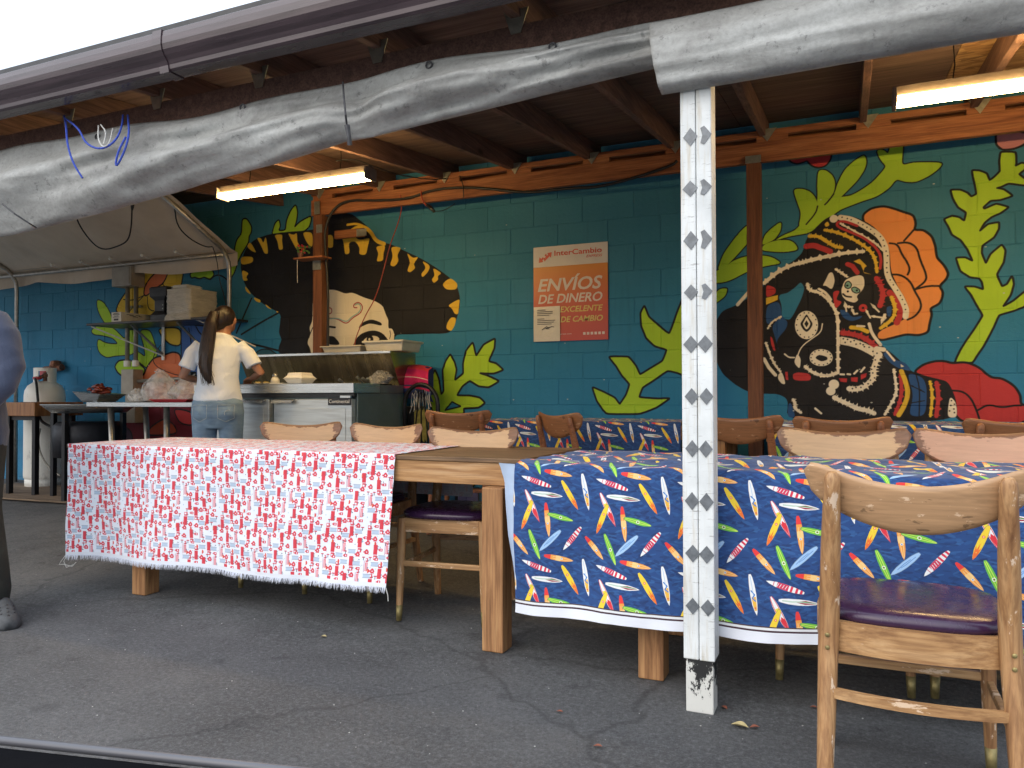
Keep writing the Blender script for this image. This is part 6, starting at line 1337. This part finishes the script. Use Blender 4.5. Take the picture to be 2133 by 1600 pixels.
gB = MB().grid(lambda u, v: fold(u, v), 5, 30, lambda u, v: (.3-.04*u, .2+.55*(1-v))); gB.f = [f[::-1] for f in gB.f]; gB.uv = {k: w[::-1] for k, w in gB.uv.items()}
gB.build('turned_edge', simple('cloth_reverse', (.42, .52, .68), .9, 0, 9, .12, .15), tB, smooth=True)
tC, PC_, LC = cloth('tablecloth', 'blue surfboard cloth on the wall table left of the white post', M_SURF, -2.36, -.98, 4.90, 5.58, .852, .40, .02, .012, .010, 7.3, .012, u0=.10, v0=.13, nx=80)
tD, PD_, LD = cloth('tablecloth', 'blue surfboard cloth on the wall table under the hatted figure', M_SURF, -.43, 1.72, 4.90, 5.58, .852, .40, .02, .012, .010, 11.9, .012, u0=.05, v0=.05, nx=110)
# ------------------------------------------------------------------ dining chairs
def chair(label, loc, rz, bm, lm, group=None, near=False, sc=1.0, dip=.034):
    t = thing('dining_chair', label, 'chair', loc, rz, group)
    rm = M_RAILW if lm is M_LEGW else lm
    def B(mb, name, mat, **kw): return mb.build(name, mat, t, world=False, **kw)
    # upholstered seat pad: rounded, wider at the front
    def outline(k, grow=0):
        o = []
        for i in range(32):
            a = 2*pi*i/32; c, s = cos(a), sin(a); p = 3.6
            r = (abs(c)**p+abs(s)**p)**(-1/p); o.append((r*c*(.205+grow)*(1+.06*s), .005+r*s*(.195+grow)))
        return o
    rings = []
    for z, gr in ((.455, -.02), (.457, .002), (.468, .008), (.480, .006), (.489, -.006), (.495, -.03), (.498, -.08), (.499, -.17)):
        rings.append([(x, y, z) for x, y in outline(0, gr)])
    B(MB().ring_loft(rings), 'seat', M_VINYL, smooth=True)
    A = MB(); A.bar((-.18, .175, .425), (.18, .175, .425), .022, .062); B(A, 'seat_rail', rm, bevel=.003)
    A = MB(); n = 10
    A.ring_loft([[(x, y+dy, z) for dy, z in ((-.011, .391), (.011, .391), (.011, .461), (-.011, .461))] for x, y in [(-.172+.344*i/n, -.178-.028*(1-(2*i/n-1)**2)) for i in range(n+1)]]); B(A, 'seat_rail', rm, auto=40)
    for s in (-1, 1):
        A = MB(); A.ring_loft([[(s*(.19+.018*sin(pi*i/8))+dx, -.17+.345*i/8, z) for dx, z in ((-.011, .392), (.011, .392), (.011, .455), (-.011, .455))] for i in range(9)]); B(A, 'seat_rail', rm, auto=40)
        # front leg, turned and tapered, with a brass ferrule
        A = MB(); A.tube([(s*.192, .178, .455), (s*.193, .180, .38), (s*.197, .186, .20), (s*.20, .190, .065)], [.0205, .0205, .018, .0145], 12); lg_ = B(A, 'leg', lm, auto=50)
        A = MB(); A.tube([(s*.20, .190, .07), (s*.2015, .1915, .0)], [.0152, .0125], 12); f_ = A.mesh('ferrule', M_BRASS, True); f_ = bpy.data.objects.new('ferrule', f_); COL.objects.link(f_); f_.parent = lg_
        # rear leg runs up into the back post
        pts = [(s*.200, -.262, 0), (s*.193, -.225, .22), (s*.187, -.198, .42), (s*.184, -.202, .50), (s*.179, -.235, .66), (s*.174, -.272, .815)]
        A = MB(); rr_ = [.016, .0205, .0235, .0235, .022, .0175]
        pts2, r2 = [], []
        for i in range(len(pts)-1):
            for k in range(4):
                f = k/4; pts2.append(tuple(pts[i][j]*(1-f)+pts[i+1][j]*f for j in range(3))); r2.append(rr_[i]*(1-f)+rr_[i+1]*f)
        pts2 += [pts[-1], (pts[-1][0], pts[-1][1]-.002, pts[-1][2]+.012)]; r2 += [rr_[-1], rr_[-1]*.55]
        A.tube(pts2, r2, 12, flat=.92); B(A, 'rear_leg', lm, auto=60)
        if near:
            sc_ = MB(); [sc_.ell(s*.189, -.2225, z, .0055, .003, .0055, 8, 6) for z in (.405, .435)]; B(sc_, 'screw', M_BRASS)
    B(MB().bar((-.195, .186, .255), (.195, .186, .255), .018, .024), 'stretcher', rm, bevel=.003)
    A = MB(); A.ring_loft([[(x, y+dy, .300-.0*x+z) for dy, z in ((-.009, -.011), (.009, -.011), (.009, .011), (-.009, .011))] for x, y in [(-.19+.38*i/10, -.215+.0-.03*(1-(2*i/10-1)**2)) for i in range(11)]]); B(A, 'stretcher', rm, auto=40)
    for s in (-1, 1): B(MB().bar((s*.196, -.22, .24), (s*.198, .186, .24), .016, .022), 'stretcher', rm, bevel=.003)
    # curved back board
    NU, NV = 30, 8; hwid = .238; rings = []; uvs = []
    vsb = []; uvb = []
    for i in range(NU+1):
        u = -1+2*i/NU; top = .862-dip+dip*abs(u)**2; bot = .688+.088*abs(u)**1.9
        end = max(0.0, 1-abs(u)**13)**.5; mid = (top*.55+bot*.45); top = mid+(top-mid)*end; bot = mid-(mid-bot)*end
        if end < .02: top, bot = mid+.002, mid-.002
        for side in (0, 1):
            for j in range(NV+1):
                v = j/NV if side == 0 else 1-j/NV; z = bot+(top-bot)*v
                th = .0085*(1-.55*abs(2*v-1)**4)*(max(.25, end)); y = -.268+.052*u*u-(z-.76)*.26+(th if side == 0 else -th)+.012
                vsb.append((u*hwid, y, z)); uvb.append(((u+1)/2, v))
    M2 = 2*(NV+1); fs = []
    for i in range(NU):
        for j in range(M2):
            a = i*M2+j; b = i*M2+(j+1) % M2; fs.append((a, a+M2, b+M2, b))
    fs.append(tuple(range(M2))); fs.append(tuple(range(NU*M2+M2-1, NU*M2-1, -1)))
    A = MB(); A.add(vsb, fs, uvb); B(A, 'backrest', bm, smooth=True)
    t.scale = (sc, sc, sc)
    return t
G1 = 'dining chairs round the tables'
chair('large foreground chair with scarred tan back and aubergine seat', (.140, 2.245, -.004), 0, M_BACKN, M_LEGW, G1, near=True, sc=1.02, dip=.062)
def k(px): return px
for lab, kx, yb, rz, bm, sc in (
    ('chair with bare pale back, leftmost behind the fire engine cloth', -0.8089, 3.60, pi+.42, M_BACK1, 1.0),
    ('half worn chair back in the middle behind the fire engine cloth', -0.6438, 3.58, pi-.04, M_BACK1, 1.0),
    ('pale worn chair tucked in at the bare end of the table', -0.4978, 3.42, pi+.12, M_BACK1, 1.0),
    ('yellow pale chair back behind the surfboard cloth, right of the white post', -0.0077, 3.34, pi+.0, M_BACK1, 1.03),
    ('pinkish worn chair back at the right edge of the photo', 0.1395, 3.36, pi-.02, M_BACK2, 1.03)):
    yc = yb-.262*cos(rz-pi)*sc; xb = kx*yb
    chair(lab, (xb+.262*sc*sin(rz-pi), yc, gz(yc)), rz, bm, M_LEGW, G1, sc=sc)
for lab, kx, yb, rz in (
    ('red brown chair facing the wall beside the hoop chair', -0.5285, 4.62, .22),
    ('turned red brown chair facing the wall below the poster', -0.3748, 4.45, -.62),
    ('brown chair facing the wall just right of the white post', -0.1294, 4.30, -.15),
    ('brown chair facing the wall under the hatted figure', -0.0070, 4.22, .10),
    ('brown chair facing the wall at the right edge of the photo', 0.1752, 4.15, .16)):
    xb = kx*yb; chair(lab, (xb-.262*sin(rz), yb+.262*cos(rz), gz(yb+.2)), rz, M_BACKD, M_CHAIRD, G1)
# ------------------------------------------------------------------ the woman at the fridge
wb = (-4.235, 4.28, gz(4.28))
w = thing('person', 'woman with a long black ponytail in white tee and jeans at the fridge', 'person', wb, radians(28))
B_ = MB()
B_.loft([((0, 0, .80), .12, .10), ((0, .0, .90), .14, .105), ((.0, .0, 1.00), .11, .085), ((0, .01, 1.12), .11, .085), ((0, .03, 1.24), .12, .09), ((0, .045, 1.32), .125, .075), ((.005, .055, 1.38), .085, .06), ((.01, .065, 1.43), .06, .055), ((.015, .085, 1.50), .050, .052)], 20)
B_.ell(.025, .095, 1.535, .070, .088, .098, 18, 12, (-.25, 0, -.2)); B_.ell(.035, .145, 1.50, .046, .048, .055, 12, 8)
B_.ell(.052, .190, 1.522, .010, .020, .016, 8, 6); B_.ell(.096, .080, 1.528, .010, .020, .030, 8, 6, (0, .1, -.3)); B_.ell(.048, .186, 1.492, .016, .010, .008, 8, 6)
for s in (-1, 1):
    B_.tube([(s*.085, 0, .86), (s*.095, .01, .50), (s*.10, -.005, .28), (s*.10, -.01, .08)], [.085, .056, .050, .036], 12)
    B_.ell(s*.105, .06, .035, .042, .12, .035, 12, 8)
def arm(S, E, W_, hd, sp):
    S, E, W_ = Vector(S), Vector(E), Vector(W_)
    B_.tube([S, S*.5+E*.5+Vector((0, 0, .004)), E, E*.45+W_*.55, W_], [.040, .036, .031, .028, .020], 12)
    d = (W_-E).normalized(); sd = d.cross(Vector((0, 0, 1))).normalized(); up = sd.cross(d)
    pm = W_+d*.045; B_.loft([(W_, .022, .016), (W_+d*.03, .034, .016), (W_+d*.08, .036, .014)], 12)
    for i, L in enumerate((.060, .070, .066, .052)):
        r0_ = W_+d*.078+sd*((i-1.5)*.018); m_ = r0_+d*(L*.5)-up*.004; e_ = m_+d*(L*.35)-up*(L*.40)
        B_.tube([W_+d*.05+sd*((i-1.5)*.014), r0_, m_, e_], [.009, .0085, .008, .0065], 8)
    tb_ = W_+d*.03+sd*(sp*.030); B_.tube([W_+d*.015+sd*(sp*.018), tb_, tb_+d*.03+sd*(sp*.012)-up*.01, tb_+d*.055-up*.02], [.011, .011, .009, .007], 8)
arm((-.150, .045, 1.335), (-.262, .02, 1.115), (-.20, .23, 1.085), 1, 1)
arm((.155, .045, 1.335), (.298, .03, 1.14), (.185, .215, 1.105), 1, -1)
remesh(B_, 'body', M_SKIN, w, .0075, 4)
J = MB()
J.loft([((0, 0, .74), .155, .10), ((0, -.008, .84), .188, .135), ((0, -.008, .92), .180, .135), ((0, 0, .99), .150, .115), ((0, 0, 1.04), .148, .112)], 24)
for s in (-1, 1):
    J.tube([(s*.088, -.005, .86), (s*.094, .0, .70), (s*.098, .012, .48), (s*.10, .0, .28), (s*.10, -.01, .07)], [.100, .086, .068, .062, .052], 16)
    J.ell(s*.082, -.062, .855, .082, .075, .085, 14, 10)
jo = remesh(J, 'jeans', M_JEANS, w, .009, 5)
pk = MB()
for s in (-1, 1):
    c = s*.092; pts = [(c-.055, 0, .905), (c+.055, 0, .905), (c+.052, 0, .81), (c, 0, .785), (c-.052, 0, .81)]
    for a, b in zip(pts, pts[1:]+pts[:1]):
        q = []
        for k_ in range(7):
            f = k_/6; x = a[0]*(1-f)+b[0]*f; z = a[2]*(1-f)+b[2]*f
            y = -.008-.135*sqrt(max(.05, 1-(x/.19)**2)); y2 = -.062-.075*sqrt(max(0.02, 1-((x-s*.082)/.082)**2-((z-.855)/.085)**2*.9)); q.append((x, min(y, y2)-.001, z))
        pk.tube(q, .0013, 4)
cv = [(.118+.03*cos(a), -.150+.004, .845+.025*sin(a)) for a in np.linspace(1.2, 3.6, 8)]
pk.tube(cv, .002, 4); pk.build('pocket_stitching', M_STITCH, w, world=False)
Tt = MB()
Tt.loft([((.0, 0, .935), .172, .140), ((.0, -.002, .99), .164, .134), ((0, 0, 1.10), .145, .120), ((0, .02, 1.22), .152, .120), ((0, .04, 1.32), .158, .106), ((0, .05, 1.375), .132, .084), ((.005, .056, 1.405), .104, .082), ((.008, .060, 1.428), .074, .070)], 24)
Tt.tube([(-.135, .045, 1.345), (-.192, .04, 1.285), (-.236, .03, 1.175)], [.060, .056, .062], 14); Tt.tube([(.130, .045, 1.345), (.195, .04, 1.285), (.248, .035, 1.19)], [.060, .056, .062], 14)
to = remesh(Tt, 'tee_shirt', M_TEE, w, .008, 6)
for v in to.data.vertices:
    c = v.co; n_ = noise.noise(Vector((c.x*7+c.z*5, c.y*6, c.z*9)))*.007+noise.noise(Vector((c.x*14-c.z*12, c.y*10, c.z*15)))*.004
    v.co = c+v.normal*n_
H = MB(); H.ell(.020, .076, 1.555, .079, .094, .092, 18, 12, (-.2, 0, -.2)); H.ell(-.005, .03, 1.53, .066, .06, .075, 14, 10)
H.loft([((-.012, .005, 1.575), .024, .024), ((-.022, -.035, 1.57), .036, .032), ((-.034, -.062, 1.50), .046, .034), ((-.046, -.078, 1.40), .052, .036), ((-.056, -.100, 1.28), .054, .034), ((-.055, -.118, 1.18), .048, .028), ((-.035, -.125, 1.10), .030, .018), ((-.015, -.128, 1.06), .010, .008)], 18)
ho = remesh(H, 'hair', M_HAIR, w, .007, 3)
st_ = MB()
for i in range(40):
    a = random.random(); x = -.10+.09*a; st_.tube([(-.03+.02*a, -.096, 1.47), (-.05+.04*(a-.3), -.116, 1.36-.02*a), (x, -.145+.008*random.random(), 1.20), (x+.035*random.random()+.01, -.145, 1.04+.07*random.random())], .0014, 3)
st_.build('loose_strands', M_HAIR, w, world=False)
MB().tube([(-.045, -.03, 1.59), (-.05, -.045, 1.555), (.004, -.055, 1.55), (.012, -.035, 1.585)], .007, 6, closed=True).build('hair_tie', M_DARKSTRAP, w, world=False)
# ------------------------------------------------------------------ the person cut by the left edge
p2 = thing('person', 'person in slate blue sweatshirt and grey clogs cut off at the left', 'person', (-3.85, 2.30, 0), 0)
Q = MB()
Q.loft([((0, 0, .85), .16, .12), ((0, 0, .95), .17, .12), ((0, 0, 1.10), .16, .115), ((0, 0, 1.28), .19, .12), ((0, 0, 1.40), .17, .095), ((0, 0, 1.47), .07, .06), ((0, -.01, 1.54), .058, .058)], 20)
Q.ell(0, -.02, 1.64, .078, .095, .115, 18, 12); Q.ell(0, -.118, 1.625, .014, .018, .022, 8, 6)
for s in (-1, 1):
    Q.ell(s*.080, -.01, 1.64, .012, .02, .03, 8, 6); Q.ell(s*.03, -.102, 1.655, .014, .008, .008, 8, 6)
    Q.tube([(s*.09, 0, .9), (s*.105, -.01, .50), (-.10 if s < 0 else .165, .0, .09)], [.09, .055, .035], 12)
    Q.tube([(s*.175, 0, 1.39), (s*.285, .01, 1.17), (s*.24, -.10, .96)], [.05, .04, .028], 12)
    d = Vector((-s*.28, -.6, -.75)).normalized(); W_ = Vector((s*.24, -.10, .96)); sd = Vector((s*.8, -.2, 0)).normalized()
    Q.loft([(W_, .024, .018), (W_+d*.04, .036, .018), (W_+d*.08, .036, .016)], 12)
    for i, L in enumerate((.06, .07, .066, .05)): r0_ = W_+d*.07+sd*((i-1.5)*.018); Q.tube([r0_-d*.02, r0_, r0_+d*L*.5, r0_+d*L*.8+Vector((-s*.02, .0, 0))], [.010, .009, .0085, .007], 8)
    Q.tube([W_+d*.02-sd*.02, W_+d*.05-sd*.042, W_+d*.085-sd*.045], [.012, .010, .008], 8)
Q.ell(0, -.108, 1.585, .024, .012, .007, 8, 6)
remesh(Q, 'body', M_SKIN, p2, .008, 3)
Hh = MB(); Hh.ell(0, .005, 1.672, .086, .100, .105, 18, 12, (.35, 0, 0)); Hh.ell(0, .04, 1.62, .076, .062, .09, 14, 10); remesh(Hh, 'hair', M_HAIR, p2, .008, 2)
for s in (-1, 1): MB().ell(s*.03, -.108, 1.655, .012, .006, .006, 8, 6).build('eye', M_BLACK, p2, world=False)
S_ = MB()
S_.loft([((.01, 0, .79), .195, .145), ((.01, 0, .86), .205, .150), ((0, 0, 1.0), .190, .14), ((0, 0, 1.22), .205, .14), ((0, 0, 1.36), .205, .125), ((0, 0, 1.43), .15, .10), ((0, 0, 1.47), .085, .075)], 24)
for s in (-1, 1): S_.tube([(s*.165, 0, 1.375), (s*.235, .005, 1.30), (s*.290, .01, 1.16), (s*.285, -.02, 1.08), (s*.245, -.09, .975), (s*.238, -.105, .95)], [.085, .082, .068, .066, .052, .048], 16)
so = remesh(S_, 'sweatshirt', M_SWEAT, p2, .009, 6)
for v in so.data.vertices:
    c = v.co; v.co = c+v.normal*(noise.noise(Vector((c.x*9, c.y*9, c.z*14)))*.006+noise.noise(Vector((c.x*5+c.z*9, c.y*9, c.z*4)))*.004)
S_ = MB(); S_.loft([((0, 0, .76), .17, .12), ((0, 0, .88), .18, .13), ((0, 0, .96), .165, .12)], 20)
for s, ax in ((-1, -.11), (1, .165)): S_.tube([(s*.095, 0, .84), (s*.115, -.01, .50), (ax+.01, 0, .25), (ax+.01, .005, .13), (ax+.01, .0, .075)], [.115, .092, .080, .088, .084], 16)
po = remesh(S_, 'pants', M_PANTS, p2, .010, 5)
for s, ax, ry in ((-1, -.11, 1.3), (1, .165, .75)):
    cM = MB(); e = []; dd = Vector((cos(-.5), sin(-.5), 0)) if s > 0 else Vector((0, -1, 0)); sd = Vector((-dd.y, dd.x, 0)); c0 = Vector((ax+(.13 if s > 0 else 0), .0, 0))
    prof = [(-.10, .038, .07), (-.05, .043, .085), (.02, .047, .085), (.09, .055, .072), (.14, .054, .055), (.18, .040, .038), (.195, .018, .025)]
    rings = []
    for a, wd_, hh_ in prof:
        ring = []
        for k_ in range(16):
            q = 2*pi*k_/16; ring.append(tuple(c0+dd*a+sd*(wd_*cos(q))+Vector((0, 0, .012+hh_*max(0, sin(q))+(-.012 if sin(q) < 0 else 0)))))
        rings.append(ring)
    cM.ring_loft(rings); cl_ = cM.build('clog', M_CLOG, p2, world=False, smooth=True)
    hl = MB()
    for a in (.075, .105, .135, .16):
        for b in (-.024, 0, .024):
            if a > .15 and b: continue
            p = c0+dd*a+sd*b; hz = interp(a, [(x[0], x[2]) for x in prof]); hl.ell(p.x, p.y, .012+hz*sqrt(max(0, 1-(b/.055)**2))-.001, .006, .006, .003, 8, 5)
    ho_ = hl.mesh('vent_holes', M_BLACK, True); ho_ = bpy.data.objects.new('vent_holes', ho_); COL.objects.link(ho_); ho_.parent = cl_
# ------------------------------------------------------------------ litter on the asphalt
def leaf(x, y, r, mat, label, a=0.):
    lf = MB(); z = gz(y)
    lf.grid(lambda u, v: (x+r*(2*u-1)*cos(a)-r*.5*(2*v-1)*sin(pi*u)*sin(a), y+r*(2*u-1)*sin(a)+r*.5*(2*v-1)*sin(pi*u)*cos(a), z+.005+.35*r*abs(2*v-1)*sin(pi*u)+.15*r*u), 8, 4)
    single(lf, 'fallen_leaf', mat, label, 'leaf', (x, y, z), 'leaves fallen on the asphalt')
for px_, lab, m_, r_ in (((-0.316, 2.451), 'curled yellow leaf lying right of the white post foot', M_LEAF, .028), ((-0.273, 2.461), 'small brown leaf beside the curled yellow one', M_LEAFR, .016), ((-0.380, 2.570), 'red brown scrap tight against the white post foot', M_LEAFR, .016),
        ((-0.861, 2.335), 'tiny red brown leaf left of the white post', M_LEAFR, .012), ((-2.036, 2.653), 'small yellow green leaf in front of the fire engine cloth', M_LEAF, .016), ((-2.612, 3.266), 'pale green leaf under the frayed hem', M_LEAF, .024), ((-0.675, 2.148), 'brown leaf near the bottom of the photo', M_LEAFR, .014), ((-0.113, 2.679), 'dark red leaf left of the foreground chair leg', M_LEAFR, .012)):
    leaf(px_[0], px_[1], r_, m_, lab, random.uniform(-.8, .8))
cr = MB()
for i in range(260):
    y = random.uniform(1.1, 3.4); x = -y*1.5+random.random()*y*1.8; s = random.choice((.0012, .0016, .002, .003)); cr.ell(x, y, gz(y)+s*.4, s, s*.8, s*.5, 5, 3)
o = cr.build('pale_grit', simple('pale_grit', (.45, .45, .42), .8)); tag(o, 'scattered pale crumbs of grit over the asphalt', 'grit', None, 'stuff')
# ------------------------------------------------------------------ sill of the car the picture is taken from
a, b = Vector((-0.504, 0.324, 0.8)), Vector((-0.276, 0.372, 0.8)); d = (b-a).normalized(); a2, b2 = a-d*.5, b+d*.5
t = thing('car_door_sill', 'black car window sill with a dull grey trim strip in the near corner', 'car sill', tuple(a))
sd = Vector((-d.y, d.x, 0))
t_ = MB(); t_.tube([a2+Vector((0, 0, -.003)), b2+Vector((0, 0, -.003))], .0028, 12); t_.build('trim_strip', M_TRIM, t, smooth=True)
t_ = MB(); t_.ring_loft([[p+sd*u+Vector((0, 0, z)) for u, z in ((-.003, -.0045), (-.012, -.006), (-.05, -.008), (-.06, -.06), (0, -.06), (.003, -.02))] for p in (a2, b2)]); t_.build('rubber_seal', M_RUBBER, t, bevel=.004)
